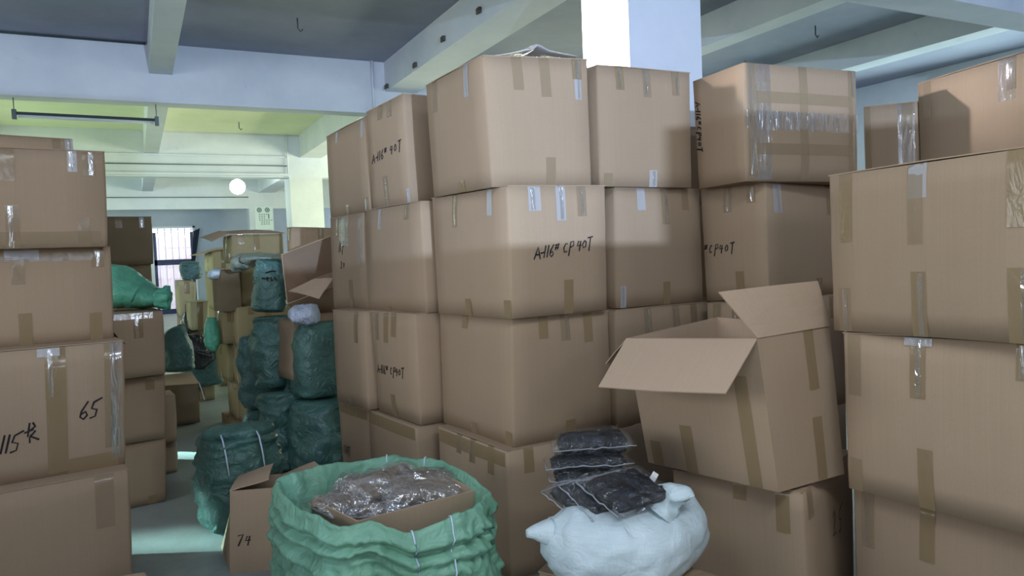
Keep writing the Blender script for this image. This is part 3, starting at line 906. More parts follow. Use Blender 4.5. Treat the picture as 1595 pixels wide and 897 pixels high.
def carton(key, label, sides='30', group=None, mat=None, bulge=0.014, tapes=None, writes=(), cat='box', top=True, tape_mat=None, wt=0.028, seam=None, q=None):
    q = q or BOX[key]
    mat = mat or M_BOARD
    _seed[0] += 1
    sd = _seed[0]
    rnd = random.Random(sd * 7 + 3)
    cb = sum((V(c_) for c_ in q[:4]), V()) / 4
    root = empty('carton', cb, label, cat, group)
    sh = Shell(q, bulge, sd)
    add_shell_mesh('body', sh, mat, root)
    if top:
        closed_top(sh, root, mat, sd)
    tm = tape_mat or M_TAPE
    if tapes is None:
        tapes = []
        for s_ in sides:
            i = int(s_)
            w = sh.w(i)
            for u in (.5 + rnd.uniform(-.06, .06),):
                tapes.append((i, u, 't', rnd.uniform(.10, .17)))
                tapes.append((i, u + rnd.uniform(-.03, .03), 'b', rnd.uniform(.09, .16)))
            if w > .3:
                for u in (.16 + rnd.uniform(-.04, .04), .84 + rnd.uniform(-.04, .04)):
                    if rnd.random() < .7:
                        tapes.append((i, u, 't', rnd.uniform(.06, .13)))
                    if rnd.random() < .3:
                        tapes.append((i, u, 'b', rnd.uniform(.05, .10)))
    hh = sh.h()
    for k, t_ in enumerate(tapes):
        i, u, end, ln = t_[:4]
        mt = t_[4] if len(t_) > 4 else (tm if rnd.random() < .75 else M_TAPE_PALE)
        hw = (t_[5] if len(t_) > 5 else wt) / sh.w(i)
        if end in ('t', 'b') and ln > .08 and sh.h() > .4 and rnd.random() < .55:
            a_, b_ = (1 - ln / hh, 1.0) if end == 't' else (0.0, ln / hh)
            k_ = rnd.uniform(-.3, .3) * hw
            patch('tape_wrinkle', sh, i, u + k_ - hw * .35, u + k_ + hw * .35, a_ + .01, b_ - .01, .0045, M_CLEAR, root, seed=sd + k + 50)
        if end == 't':
            patch('tape', sh, i, u - hw, u + hw, 1 - ln / hh, 1.0, .0012 + .0006 * (k % 3), mt, root, over=.05, seed=sd + k)
        elif end == 'b':
            patch('tape', sh, i, u - hw, u + hw, 0.0, ln / hh, .0012 + .0006 * (k % 3), mt, root, seed=sd + k)
        else:  # horizontal band: u = v centre, end = (u0,u1)
            patch('tape', sh, i, end[0], end[1], u - ln / hh, u + ln / hh, .0022, mt, root, seed=sd + k)
    for wr in writes:
        write_on(sh, *wr[:5], root, **(wr[5] if len(wr) > 5 else {}))
    return root, sh


def open_carton(name, q, label, flaps=(), mat=None, inner=None, th=.006, group=None, tapes=(), writes=(), bulge=.008, cat='box', nobottom=False):
    """walls with real thickness, an open mouth, flaps given as (side, outer_a, outer_b)"""
    mat = mat or M_BOARD
    _seed[0] += 1
    sd = _seed[0]
    cb = sum((V(c_) for c_ in q[:4]), V()) / 4
    root = empty(name, cb, label, cat, group)
    sh = Shell(q, bulge, sd)
    b = bmesh.new()
    uvl = b.loops.layers.uv.new('UVMap')
    nu, nv = 6, 6
    ctr = cb.copy()
    loops = []
    for lay in (0, 1):
        rows = []
        for k in range(nv + 1):
            row = []
            for i in range(4):
                for m_ in range(nu):
                    u = m_ / nu
                    p = sh.side(i, u, k / nv)
                    if lay:
                        if m_ == 0:
                            p = p - (sh.n[i] + sh.n[i - 1]) * th
                        else:
                            p = p - sh.n[i] * th
                        if k == 0:
                            p = p + V((0, 0, th)) if abs(sh.n[0].z) < .5 else p
                    row.append(b.verts.new(p))
            rows.append(row)
        loops.append(rows)
    n = 4 * nu
    hh = sh.h()

    def quad(vs, uvs):
        f = b.faces.new(vs)
        for l, c_ in zip(f.loops, uvs):
            l[uvl].uv = c_
        return f
    for lay, rows in enumerate(loops):
        for k in range(nv):
            for m_ in range(n):
                m2 = (m_ + 1) % n
                vs = [rows[k][m_], rows[k][m2], rows[k + 1][m2], rows[k + 1][m_]]
                i = m_ // nu
                s0, s1 = (m_ % nu) / nu * sh.w(i), ((m_ % nu) + 1) / nu * sh.w(i)
                uv = [(s0, k / nv * hh), (s1, k / nv * hh), (s1, (k + 1) / nv * hh), (s0, (k + 1) / nv * hh)]
                if lay:
                    vs.reverse()
                    uv.reverse()
                f = quad(vs, uv)
                f.material_index = lay
    for m_ in range(n):
        m2 = (m_ + 1) % n
        f = b.faces.new((loops[0][nv][m_], loops[0][nv][m2], loops[1][nv][m2], loops[1][nv][m_]))
        f.material_index = 1
    if not nobottom:
        b.faces.new(loops[0][0][::-1])
        f = b.faces.new(loops[1][0])
        f.material_index = 1
    me_o = obj('body', b, None, root)
    me_o.data.materials.append(mat)
    me_o.data.materials.append(inner or M_INNER)
    for (i, oa, ob) in flaps:
        a, c_ = sh.t[i], sh.t[(i + 1) % 4]
        slab('flap', [a, c_, V(ob), V(oa)], .005, inner or M_INNER, root, seg=4, warp=.006, seed=sd + i)
    for k, t_ in enumerate(tapes):
        i, u, end, ln = t_[:4]
        hw = .028 / sh.w(i)
        if end == 't':
            patch('tape', sh, i, u - hw, u + hw, 1 - ln / hh, 1.0, .002, M_TAPE, root, seed=sd + k)
        else:
            patch('tape', sh, i, u - hw, u + hw, 0.0, ln / hh, .002, M_TAPE, root, seed=sd + k)
    for wr in writes:
        write_on(sh, *wr[:5], root, **(wr[5] if len(wr) > 5 else {}))
    return root, sh


PG = 'kraft cartons of the tall central block'
# --- central block, nearest column
carton('p1r1', 'top carton of the nearest corner of the tall central block, ragged tape on top', group=PG,
       tapes=[(3, .18, 't', .17, M_TAPE_PALE), (3, .74, 't', .16, M_MILKY_GLARE, .022), (3, .55, 'b', .06), (0, .3, 't', .16), (0, .56, 't', .19, M_TAPE_PALE), (0, .88, 't', .10), (0, .88, 't', .20, M_MILKY_GLARE, .02), (0, .57, 'b', .14, M_TAPE_PALE), (.02, .5, 'b', .0)][:-1])
carton('p1r2', 'carton lettered A-116# CP 40T under the topmost at the near corner', group=PG,
       tapes=[(3, .35, 't', .17, M_TAPE_PALE), (3, .80, 't', .13, M_MILKY_GLARE, .022), (3, .48, 'b', .09), (3, .96, 'b', .09), (0, .25, 't', .12, M_MILKY_GLARE, .035), (0, .51, 't', .17, M_MILKY_GLARE, .028), (0, .73, 't', .15, M_TAPE_PALE), (0, .57, 'b', .17)],
       writes=[(0, .22, .44, 'A-116# CP 40T', .060, dict(rise=.12, th=.0055, adv=.53))])
carton('p1r3', 'plain carton third from the top at the near corner of the central block', group=PG,
       tapes=[(0, .30, 't', .11), (0, .52, 't', .13, M_TAPE_PALE), (0, .76, 't', .15), (3, .40, 't', .07), (3, .5, 'b', .07), (0, .55, 'b', .10), (3, .95, 'b', .08)])
carton('p1r4', 'floor level carton right behind the big green sack', group=PG,
       tapes=[(3, .35, 't', .10), (3, .55, 't', .12), (3, .8, 't', .14), (.92, 3, (.0, 1.), .03)][:-1] + [(3, .93, (0.02, .98), .035), (0, .2, 't', .12), (0, .5, 't', .10)])
# --- second column from the near corner
carton('p2r1', 'topmost carton of the second column, faint lettering, left of the ragged-topped one', group=PG,
       writes=[(3, .12, .46, 'A-116# 40T', .06, dict(rise=.1, adv=.7))],
       tapes=[(3, .4, 't', .09), (3, .65, 't', .1, M_TAPE_PALE), (3, .45, 'b', .2, M_TAPE_PALE), (3, .97, 'b', .1, M_MILKY_GLARE, .015), (0, .3, 't', .15, M_TAPE_PALE)])
carton('p2r2', 'unlettered carton second from the top in the second column of the central block', group=PG, bulge=.018,
       tapes=[(3, .3, 't', .13, M_MILKY_GLARE, .02), (3, .78, 't', .09, M_TAPE_PALE), (3, .4, 'b', .03)])
carton('p2r3', 'lettered carton third from the top in the second column of the central block', group=PG, bulge=.018,
       writes=[(3, .10, .40, 'A-116# CP40T', .055, dict(rise=.02, adv=.62))],
       tapes=[(3, .16, 't', .17), (3, .38, 't', .18), (3, .56, 't', .14), (3, .45, 'b', .14)])
carton('p2r4', 'bottom carton of the second column, directly behind the rim of the green sack', group=PG,
       tapes=[(3, .93, (.02, .98), .035)])
# --- third column
carton('p3r1', 'topmost carton at the far left end of the central block', group=PG,
       tapes=[(3, .3, 't', .08, M_MILKY_GLARE, .02), (3, .9, 't', .12, M_MILKY_GLARE, .02), (3, .5, 'b', .07), (3, .93, 'b', .09, M_TAPE_PALE)])
carton('p3r2', 'carton with vertical lettering and shiny crinkled tape at the left end of the block', group=PG,
       writes=[(3, .28, .62, '1KP', .075, dict(adv=.6)), (3, .34, .44, '20', .05, {})],
       tapes=[(3, .45, 't', .2, M_CLEAR, .09), (3, .90, 't', .35, M_CLEAR, .035), (3, .6, 'b', .20), (3, .25, 't', .12, M_TAPE_PALE)])
carton('p3r3', 'blank carton third from the top at the left end of the block', group=PG,
       tapes=[(3, .75, 't', .2), (3, .5, 'b', .06), (0, .3, 'b', .07, M_MILKY_GLARE, .02)])
carton('p3r4', 'floor carton lettered 17HT at the left end of the block', group=PG,
       writes=[(3, .1, .42, '17HT', .06, dict(adv=.6))], tapes=[(3, .93, (.02, .98), .03)])
# --- right hand columns of the block
carton('q1', 'topmost carton in front of the near white column', group=PG,
       tapes=[(0, .22, 't', .12), (0, .5, 't', .15, M_TAPE_PALE), (0, .82, 't', .13, M_TAPE_PALE), (0, .55, 'b', .09, M_MILKY_GLARE), (0, .08, 'b', .07, M_TAPE_PALE)])
carton('q2', 'carton below the topmost one in front of the near white column', group=PG,
       tapes=[(0, .28, 't', .12, M_MILKY_GLARE, .03), (0, .55, 't', .2, M_TAPE_PALE), (0, .8, 't', .12, M_TAPE_PALE), (0, .55, 'b', .13), (0, .07, 'b', .12, M_MILKY_GLARE, .02)])
carton('q3', 'carton showing only its taped top strip behind the open carton', group=PG,
       tapes=[(0, .32, 't', .18, M_TAPE_PALE), (0, .62, 't', .14), (0, .82, 't', .12)])
carton('c1', 'carton on its side with a taped flap seam and stretch film, topmost on the right', group=PG, top=False, bulge=.008,
       tapes=[(0, .53, (0, 1), .045, M_CLEAR), (0, .5, 't', .60, M_TAPE_PALE), (0, .06, 't', .58, M_TAPE_PALE), (0, .95, 't', .58, M_TAPE_PALE), (0, .28, (.1, .95), .03, M_TAPE_PALE), (0, .72, (.1, .95), .03, M_TAPE_PALE), (0, .14, 't', .6, M_CLEAR, .06), (0, .52, (.1, 1), .05, M_CLEAR)],
       writes=[(3, .05, .80, 'A-116#CP40T', .045, dict(vert=True, adv=.65, th=.007))])
carton('c2', 'carton lettered CP40T under the film wrapped one', group=PG, bulge=.014,
       tapes=[(3, .45, 't', .14, M_TAPE_PALE), (3, .8, 't', .10, M_TAPE_PALE), (3, .6, 'b', .16), (0, .12, 't', .16, M_MILKY_GLARE, .035), (0, .75, 't', .17, M_TAPE_PALE), (0, .6, 'b', .1)],
       writes=[(3, .02, .42, '#CP40T', .055, dict(adv=.7))])
carton('c3', 'carton mostly hidden behind the raised flap of the open carton', group=PG)
for key, lb in (('q3', 'floor carton below the taped strip one behind the open carton'), ('c3', 'floor carton in the deep shade behind the open carton')):
    q = [[c_[0], c_[1], 0] for c_ in BOX[key][:4]] + [[c_[0], c_[1], .634] for c_ in BOX[key][:4]]
    carton(None, lb, q=q, group=PG, tapes=[])
# cartons added unseen behind the camera to keep light off the lower fronts
BG0 = 'unseen cartons added behind the camera for shade'
for k, (x, w, tops) in enumerate(((-.30, .84, (.8, 1.6, 2.40)), (.56, 1.10, (.6, 1.2, 1.77)),
                                  (1.68, .85, (.7, 1.4, 2.10)), (2.55, .87, (.7, 1.4, 2.10)), (3.44, .9, (.7, 1.4, 2.10)))):
    z = 0
    for t_ in tops:
        carton(None, '%s carton of the %s column in the unseen pile added behind the camera' % ({0: 'bottom', 1: 'middle', 2: 'top'}[tops.index(t_)], ('first', 'second', 'third', 'fourth', 'fifth', 'sixth', 'seventh', 'eighth')[k]), q=[(x, -1.55, z), (x + w, -1.55, z), (x + w, -.98, z), (x, -.98, z), (x, -1.55, t_), (x + w, -1.55, t_), (x + w, -.98, t_), (x, -.98, t_)],
               tapes=[], sides='', group=BG0, bulge=.002)
        z = t_ + .002
z_ = 0  # hidden row added to stop light leaking between the right columns
for k, t_ in enumerate((.62, 1.24, 1.86, 2.38)):
    for x_ in (2.28, 3.02):
        carton(None, '%s %s carton of the filler row hidden behind the right columns of the block' % (('bottom', 'second', 'third', 'top')[k], 'left' if x_ < 3 else 'right'),
               q=[(a_, b_, c_) for c_ in (z_, t_) for (a_, b_) in ((x_, 3.88), (x_ + .72, 3.88), (x_ + .72, 4.44), (x_, 4.44))], tapes=[], sides='', group='filler cartons hidden behind the block', bulge=.002)
    z_ = t_ + .003
for k, (y, z) in enumerate(((.4, 0), (1.42, 0), (2.44, 0), (.4, .622), (1.42, .622), (2.44, .622))):  # unseen low pile added to block low light from the left
    carton(None, '%s carton of the low pile added out of frame on the left' % ('nearest lower', 'middle lower', 'farthest lower', 'nearest upper', 'middle upper', 'farthest upper')[k],
           q=[(x_, y_, z_) for z_ in (z, z + .62) for (x_, y_) in ((-2.0, y), (-1.3, y), (-1.3, y + 1), (-2.0, y + 1))], tapes=[], sides='', group='cartons added out of frame on the left', bulge=.002)


def under(key, cuts, lb, group, mat=None, grow=0.0):
    q0 = BOX[key][:4]
    words_ = ('lowest', 'second', 'third', 'fourth')
    z = 0
    for k, t_ in enumerate(cuts):
        q = [[c_[0], c_[1], z] for c_ in q0] + [[c_[0], c_[1], t_] for c_ in q0]
        carton(None, words_[k] + ' ' + lb, q=q, tapes=[], sides='', group=group, mat=mat)
        z = t_ + .004


under('t1', (.62, 1.23), 'supporting carton hidden behind the narrow left stack', 'supporting cartons out of sight')
under('s0', (.72, 1.44, 2.16), 'supporting carton hidden behind the wide left stack', 'supporting cartons out of sight')
# seam of the carton lying on its side
_s = Shell(BOX['c1'], .008, 3)
slab_q = [_s.side(0, .02, .49, .002), _s.side(0, .99, .49, .002), _s.side(0, .99, .50, .002), _s.side(0, .02, .50, .002)]

SG = 'cartons stacked at the left edge of the picture'
carton('s0', 'low carton peeking over the top of the left stack', group=SG, sides='0', tapes=[(0, .85, 't', .1, M_TAPE_PALE), (0, .97, 't', .1, M_MILKY_GLARE)])
carton('s1', 'highest full carton of the left stack with taped bottom band', group=SG, sides='0',
       tapes=[(0, .86, 't', .10, M_MILKY_GLARE, .02), (0, .93, 't', .12, M_TAPE_PALE), (0, .6, 't', .15, M_TAPE_PALE), (0, .61, 'b', .2), (0, .1, (.25, .97), .03), (0, .9, 'b', .14, M_TAPE_PALE)])
carton('s2', 'second full carton of the left stack with glossy tape along its top', group=SG, sides='0',
       tapes=[(0, .93, (.25, .92), .03, M_TAPE_PALE), (0, .6, 't', .17, M_TAPE_PALE), (0, .62, 't', .05, M_MILKY_GLARE, .07), (0, .62, 'b', .16), (0, .94, 't', .10), (0, .92, 'b', .14)])
carton('s3', 'wide carton lettered 115 and 65 in the left stack', group=SG, sides='0', bulge=.02,
       tapes=[(0, .71, 't', .24), (0, .725, 't', .60, M_TAPE, .042), (0, .70, 't', .04, M_MILKY_GLARE, .045), (0, .06, (.76, .97), .04), (0, .945, 't', .52, M_TAPE_PALE, .03), (0, .965, 't', .58, M_CLEAR, .025)],
       writes=[(0, .50, .25, '115', .085, dict(adv=.42, th=.0065)), (0, .592, .30, '@', .10, dict(th=.0065)), (0, .805, .42, '65', .085, dict(adv=.5, th=.007))])
carton('s4', 'bottom carton of the left stack, plain with one tape tab', group=SG, sides='0', bulge=.03,
       tapes=[(0, .42, 't', .24, M_TAPE, .045), (0, .9, 't', .25, M_TAPE_PALE, .04)])

TG = 'smaller cartons stacked behind the left stack'
carton('t0', 'dark carton on top of the narrow stack beside the far window', group=TG, sides='0', mat=M_BOARD_DARK, tapes=[(0, .86, 't', .1, M_MILKY_GLARE, .02), (0, .55, 't', .1)])
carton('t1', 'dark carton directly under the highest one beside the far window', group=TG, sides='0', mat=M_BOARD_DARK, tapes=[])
r_, sh_ = carton('t2', 'carton with a torn gash under the green plastic sheet', group=TG, sides='0', tapes=[(0, .75, 't', .16), (0, .2, 't', .08, M_TAPE_PALE), (0, .97, (.3, .9), .02, M_CLEAR)])
b = bmesh.new()
for pts in ([(.42, .86), (.44, .76), (.36, .64)], [(.44, .76), (.50, .74), (.56, .60), (.62, .55)]):
    prev = None
    for k, (u, v) in enumerate(pts):
        wd = .018 if 0 < k < len(pts) - 1 else .004
        cur = [b.verts.new(sh_.side(0, u - wd, v, .0016)), b.verts.new(sh_.side(0, u + wd, v, .0016))]
        if prev:
            b.faces.new((prev[0], prev[1], cur[1], cur[0]))
        prev = cur
obj('tear', b, M_GAP, r_)
carton('t3', 'carton second from the floor in the narrow stack behind the left stack', group=TG, sides='0')
carton('t4', 'floor level carton of the narrow stack behind the left stack', group=TG, sides='0')
carton('t5', 'slim carton upper of two peeping out behind the narrow stack', group=TG, sides='0', tapes=[])
carton('t5b', 'slim carton lower of two peeping out behind the narrow stack', group=TG, sides='0', tapes=[])

RG = 'large cartons stacked at the right edge'
carton('r1', 'large carton top of the right edge stack with a white glaring tape tab', group=RG, sides='3',
       tapes=[(3, .10, 't', .26, M_TAPE), (3, .47, 't', .12, M_MILKY_GLARE, .034), (3, .46, 't', .28, M_TAPE_PALE), (3, .08, 'b', .17, M_TAPE_PALE), (3, .47, 'b', .23, M_TAPE), (3, .90, 't', .24, M_TAPE, .045), (3, .9, 'b', .24, M_TAPE, .045)])
carton('r2', 'large carton middle of the right edge stack', group=RG, sides='3',
       tapes=[(3, .07, 't', .24), (3, .42, 't', .22), (3, .42, 't', .03, M_MILKY_GLARE, .05), (3, .06, 'b', .13, M_TAPE_PALE), (3, .45, 'b', .22), (3, .9, 't', .12), (3, .95, 'b', .1)])
carton('r3', 'large carton at the bottom of the right edge stack', group=RG, sides='3',
       tapes=[(3, .09, 't', .22, M_TAPE_PALE), (3, .42, 't', .2)])
carton('rb1', 'narrow carton peeking up behind the right edge stack', sides='3', group='cartons piled behind the right edge stack', bulge=.006,
       tapes=[(3, .78, 't', .5, M_CLEAR, .045), (3, .8, 't', .5, M_TAPE_PALE), (3, .06, 't', .5, M_TAPE_PALE, .02)])
carton('rb2', 'big carton at the upper right corner, highest behind the right edge stack', sides='3', group='cartons piled behind the right edge stack', bulge=.008,
       tapes=[(3, .66, 't', .17, M_TAPE), (3, .63, 't', .22, M_CLEAR, .05), (3, .08, 't', .22, M_TAPE_PALE)])
for key, dz, lb in (('rb1', 1.8, 'hidden carton under the narrow one behind the right edge stack'), ('rb2', 1.9, 'hidden carton under the big one behind the right edge stack')):
    q = BOX[key]
    lower = [[c[0], c[1], dz - .62] for c in q[:4]] + [[c[0], c[1], dz - .005] for c in q[:4]]
    low2 = [[c[0], c[1], 0] for c in q[:4]] + [[c[0], c[1], dz - .625] for c in q[:4]]
    carton(None, lb, q=lower, sides='', tapes=[], group='cartons out of sight behind the right edge stack')
    carton(None, lb.replace('hidden', 'lower hidden'), q=low2, sides='', tapes=[], group='cartons out of sight behind the right edge stack')
carton('openlow', 'carton marked 25 on its right side, carrying the open carton', sides='30',
       tapes=[(3, .55, 't', .07), (3, .86, 't', .17), (0, .1, 't', .12, M_TAPE_PALE)], writes=[(0, .45, .55, '25', .10, dict(rise=-.1))])

# --- the big open carton
q = [(2.162,2.050,0.630), (2.553,2.068,0.630), (2.46,2.75,.63), (2.003,2.657,0.630),
     (2.083,2.065,1.234), (2.514,2.094,1.243), (2.526,2.762,1.239), (1.899,2.651,1.200)]
open_carton('open_carton', q, 'big open carton with folded out flaps standing on the carton marked 25',
            flaps=[(3, (1.636,2.484,1.043), (1.789,1.926,1.083)), (0, (1.947,2.122,1.416), (2.461,2.108,1.430)), (2, (2.771,2.831,1.096), (1.874,2.781,1.077))],
            tapes=[(3, .10, 'b', .12), (3, .38, 'b', .22), (3, .85, 'b', .46), (0, .68, 't', .24), (0, .66, 'b', .26)], bulge=.004)

# --- small open carton behind the sack
P0, P1 = V((0.344,4.024,0.000)), V((0.591,3.923,0.000))
H0 = .50
qb = [P0, P1, P1 + V((.02, .42, 0)), P0 + V((.0, .42, 0))]
qt = [(0.367,4.007,0.432), (0.601,3.899,0.438), (0.678,4.306,0.392), (0.454,4.398,0.393)]
open_carton('small_open_carton', [tuple(v) for v in qb] + qt, 'small open carton standing between the green bale and the big green sack',
            flaps=[(3, (0.630,4.290,0.463), (0.553,3.948,0.474)), (1, (0.893,3.974,0.431), (0.865,4.326,0.430))],
            writes=[(0, .12, .33, '74', .06, dict(adv=.7))], bulge=.004)

# --- carton lying tilted, mouth towards the aisle
TL, BL, BK, TR = V((1.002,5.840,1.652)), V((1.001,5.707,1.274)), V((1.262,6.145,1.437)), V((1.407,5.608,1.804))
ein, er, ed_ = BK - TL, TR - TL, BL - TL
# 'bottom' quad = closed back, 'top' quad = mouth
qb = [BL + ein, BL + ein + er, TL + ein + er, TL + ein]
qt = [BL, BL + er, TL + er, TL]
open_carton('tilted_open_carton', [tuple(v) for v in qb + qt], 'empty open carton lying tilted on the green sacks, mouth towards the aisle',
            flaps=[], bulge=.004)
slab('flap', [V((1.291,5.424,1.456)), V((1.175,5.516,1.456)), V((0.988,5.551,1.376)), V((1.163,5.346,1.316))], .006, M_INNER, bpy.data.objects['tilted_open_carton'], seg=3, warp=.01)

# ------------------------------------------------------------------ far stacks on the right of the aisle
UG = 'cartons in the far stacks right of the aisle'
carton('u_a1', 'nearest floor row carton on the pallet beside the aisle', group=UG, mat=M_BOARD_BAYTINT)
carton('u_a2', 'second floor row carton on the pallet beside the aisle', group=UG, mat=M_BOARD_BAYTINT)
carton('u_b1', 'nearest second row carton above the pallet beside the aisle', group=UG, mat=M_BOARD_BAYTINT)
carton('u_b2', 'green tinted second row carton further along the aisle', group=UG, mat=M_BOARD_BAYTINT)
carton('u_c1', 'wide third row carton with shiny tape drips beside the aisle', group=UG, mat=M_BOARD_BAYTINT)
carton('u_c2', 'pale third row carton with a brown front beside the aisle', group=UG, mat=M_BOARD_BAYTINT)
carton('u_5', 'upright carton under the grey green draped sack', group=UG, mat=M_BOARD_BAYTINT)
carton('u_1', 'carton in front of the far white column', group=UG)
carton('u_9', 'yellowish carton on the far stack right of the window', group=UG, mat=M_BOARD_YEL)
carton('u_10', 'slim carton leaning below the yellowish one', group=UG, mat=M_BOARD_YEL)
carton('u_11', 'carton lower in the farthest visible stack', group=UG, mat=M_BOARD_BAYTINT)
carton('u_12', 'floor carton at the end of the aisle stack', group=UG, mat=M_BOARD_BAYTINT)
q = BOX['u_4']
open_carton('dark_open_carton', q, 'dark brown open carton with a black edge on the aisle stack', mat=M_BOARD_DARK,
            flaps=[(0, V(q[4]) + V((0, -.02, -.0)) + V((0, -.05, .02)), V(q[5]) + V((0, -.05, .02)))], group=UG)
q = BOX['u_2']
r_, s_ = carton('u_2', 'wide brown carton with a pale lifted lid on the aisle stack', group=UG, top=False, mat=M_BOARD_BAYTINT)
t = [V(c_) for c_ in q[4:]]
slab('lid_flap', [t[0] + V((-.02, -.02, .0)), t[1] + V((.02, -.02, .0)), t[2] + V((0, 0, .05)), t[3] + V((0, 0, .05))], .008, M_INNER, r_, seg=3, warp=.01)
slab('lid_flap', [t[0] + V((-.02, -.02, .01)), t[3] + V((-.02, 0, .06)), t[3] + V((-.2, .1, .0)), t[0] + V((-.17, .1, -.06))], .008, M_INNER, r_, seg=3, warp=.01)
q = BOX['u_3']
r_, s_ = carton('u_3', 'brightly lit yellow carton with a tilted lid near the far window', group=UG, mat=M_BOARD_YEL, top=False)
t = [V(c_) for c_ in q[4:]]
slab('lid_flap', [t[0] + V((-.18, -.05, -.06)), t[1] + V((.02, -.05, .04)), t[2] + V((.02, 0, .05)), t[3] + V((-.18, 0, -.04))], .008, M_INNER, r_, seg=3, warp=.01)
q = BOX['v_1']
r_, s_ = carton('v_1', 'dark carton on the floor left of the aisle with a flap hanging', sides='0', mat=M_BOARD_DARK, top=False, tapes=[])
t = [V(c_) for c_ in q[4:]]
slab('flap', [t[0], t[1], t[2] + V((0, 0, .03)), t[3] + V((0, 0, .03))], .008, M_INNER, r_, seg=3, warp=.004)
slab('flap', [t[2], t[1], t[1] + V((.04, 0, -.17)), t[2] + V((.05, 0, -.15))], .008, M_TAG, r_, seg=3, warp=.004)
under('u_9', (.5, .99), 'supporting carton behind the black plastic bag', 'supporting cartons out of sight')
under('u_3', (.5, 1.0, 1.49), 'supporting carton below the bright yellow one', 'supporting cartons out of sight', M_BOARD_BAYTINT)
under('u_1', (.65, 1.295), 'supporting carton behind the tilted open carton', 'supporting cartons out of sight')
# pallet under the aisle stack
pr = empty('pallet', (.95, 7.2, 0), 'low wooden pallet under the cartons beside the aisle', 'pallet')
b0 = V((BOX['u_a1'][3][0] - .02, BOX['u_a1'][0][1] - .05, 0))
ax, ay = V((-.122, .993, 0)), V((.993, .122, 0))
o0 = V((BOX['u_a1'][0][0], BOX['u_a1'][0][1], 0)) - ay * .04 - ax * .08


def obox(name, o, a, la, c_, lc, z0, z1, mat, parent):
    b = bmesh.new()
    q = [o, o + a * la, o + a * la + c_ * lc, o + c_ * lc]
    v = [b.verts.new(p + V((0, 0, z0))) for p in q] + [b.verts.new(p + V((0, 0, z1))) for p in q]
    for f in ((0, 3, 2, 1), (4, 5, 6, 7), (0, 1, 5, 4), (1, 2, 6, 5), (2, 3, 7, 6), (3, 0, 4, 7)):
        b.faces.new([v[i] for i in f])
    bmesh.ops.recalc_face_normals(b, faces=b.faces)
    return obj(name, b, mat, parent)


for k in range(7):
    obox('slat', o0 + ax * (k * .15), ax, .10, ay, .95, .078, .096, M_WOOD, pr)
for k in range(3):
    obox('bearer', o0 + ay * (k * .42), ax, 1.0, ay, .10, .0, .078, M_WOOD, pr)


# ------------------------------------------------------------------ sacks
def fold(p, sd, sc=3.0):
    a = noise.noise(V((p.x * sc + sd, p.y * sc, p.z * sc * 1.3 + sd)))
    c_ = noise.noise(V((p.x * sc * 2.1 + sd * 2, p.y * sc * 2.1 + 5, p.z * sc * 3.2)))
    return (1 - abs(a) * 2.2) * .7 + (1 - abs(c_) * 2.2) * .3


def loft(name, secs, mat, parent=None, n=36, sub=5, amp=.02, sd=0, exp=2.6, sc=4.0, up=(0, 0, 1)):
    """sack skin through oval sections: (centre, half width, half height)"""
    P = [V(s_[0]) for s_ in secs]
    Wd = [s_[1] for s_ in secs]
    Hh = [s_[2] for s_ in secs]
    b = bmesh.new()
    rows = []
    tot = (len(P) - 1) * sub
    for k in range(tot + 1):
        t = k / sub
        i = min(int(t), len(P) - 2)
        f = t - i
        i0, i3 = max(i - 1, 0), min(i + 2, len(P) - 1)

        def cr_(A, B_, C_, D_):
            return 0.5 * ((2 * B_) + (C_ - A) * f + (2 * A - 5 * B_ + 4 * C_ - D_) * f * f + (3 * B_ - A - 3 * C_ + D_) * f ** 3)
        c_ = cr_(P[i0], P[i], P[i + 1], P[i3])
        w = max(cr_(Wd[i0], Wd[i], Wd[i + 1], Wd[i3]), .003)
        h = max(cr_(Hh[i0], Hh[i], Hh[i + 1], Hh[i3]), .003)
        d = (P[i + 1] - P[i]).normalized()
        upv = V(up)
        sdv = d.cross(upv)
        if sdv.length < .1:
            sdv = d.cross(V((0, 1, 0)))
        sdv.normalize()
        u2 = sdv.cross(d).normalized()
        row = []
        for m_ in range(n):
            a = 2 * pi * m_ / n
            ca, sa = math.cos(a), math.sin(a)
            r_ = (abs(ca) ** exp + abs(sa) ** exp) ** (-1 / exp)
            off = sdv * ca * w * r_ + u2 * sa * h * r_
            q = c_ + off
            dn = off.normalized() if off.length > 0 else u2
            am = amp * min(1, min(w, h) / .08)
            q = q + dn * am * fold(q, sd, sc)
            row.append(b.verts.new(q))
        rows.append(row)
    for k in range(tot):
        for m_ in range(n):
            m2 = (m_ + 1) % n
            b.faces.new((rows[k][m_], rows[k][m2], rows[k + 1][m2], rows[k + 1][m_]))
    b.faces.new(rows[0][::-1])
    b.faces.new(rows[-1])
    bmesh.ops.recalc_face_normals(b, faces=b.faces)
    o = smooth(obj(name, b, mat, parent))
    return o


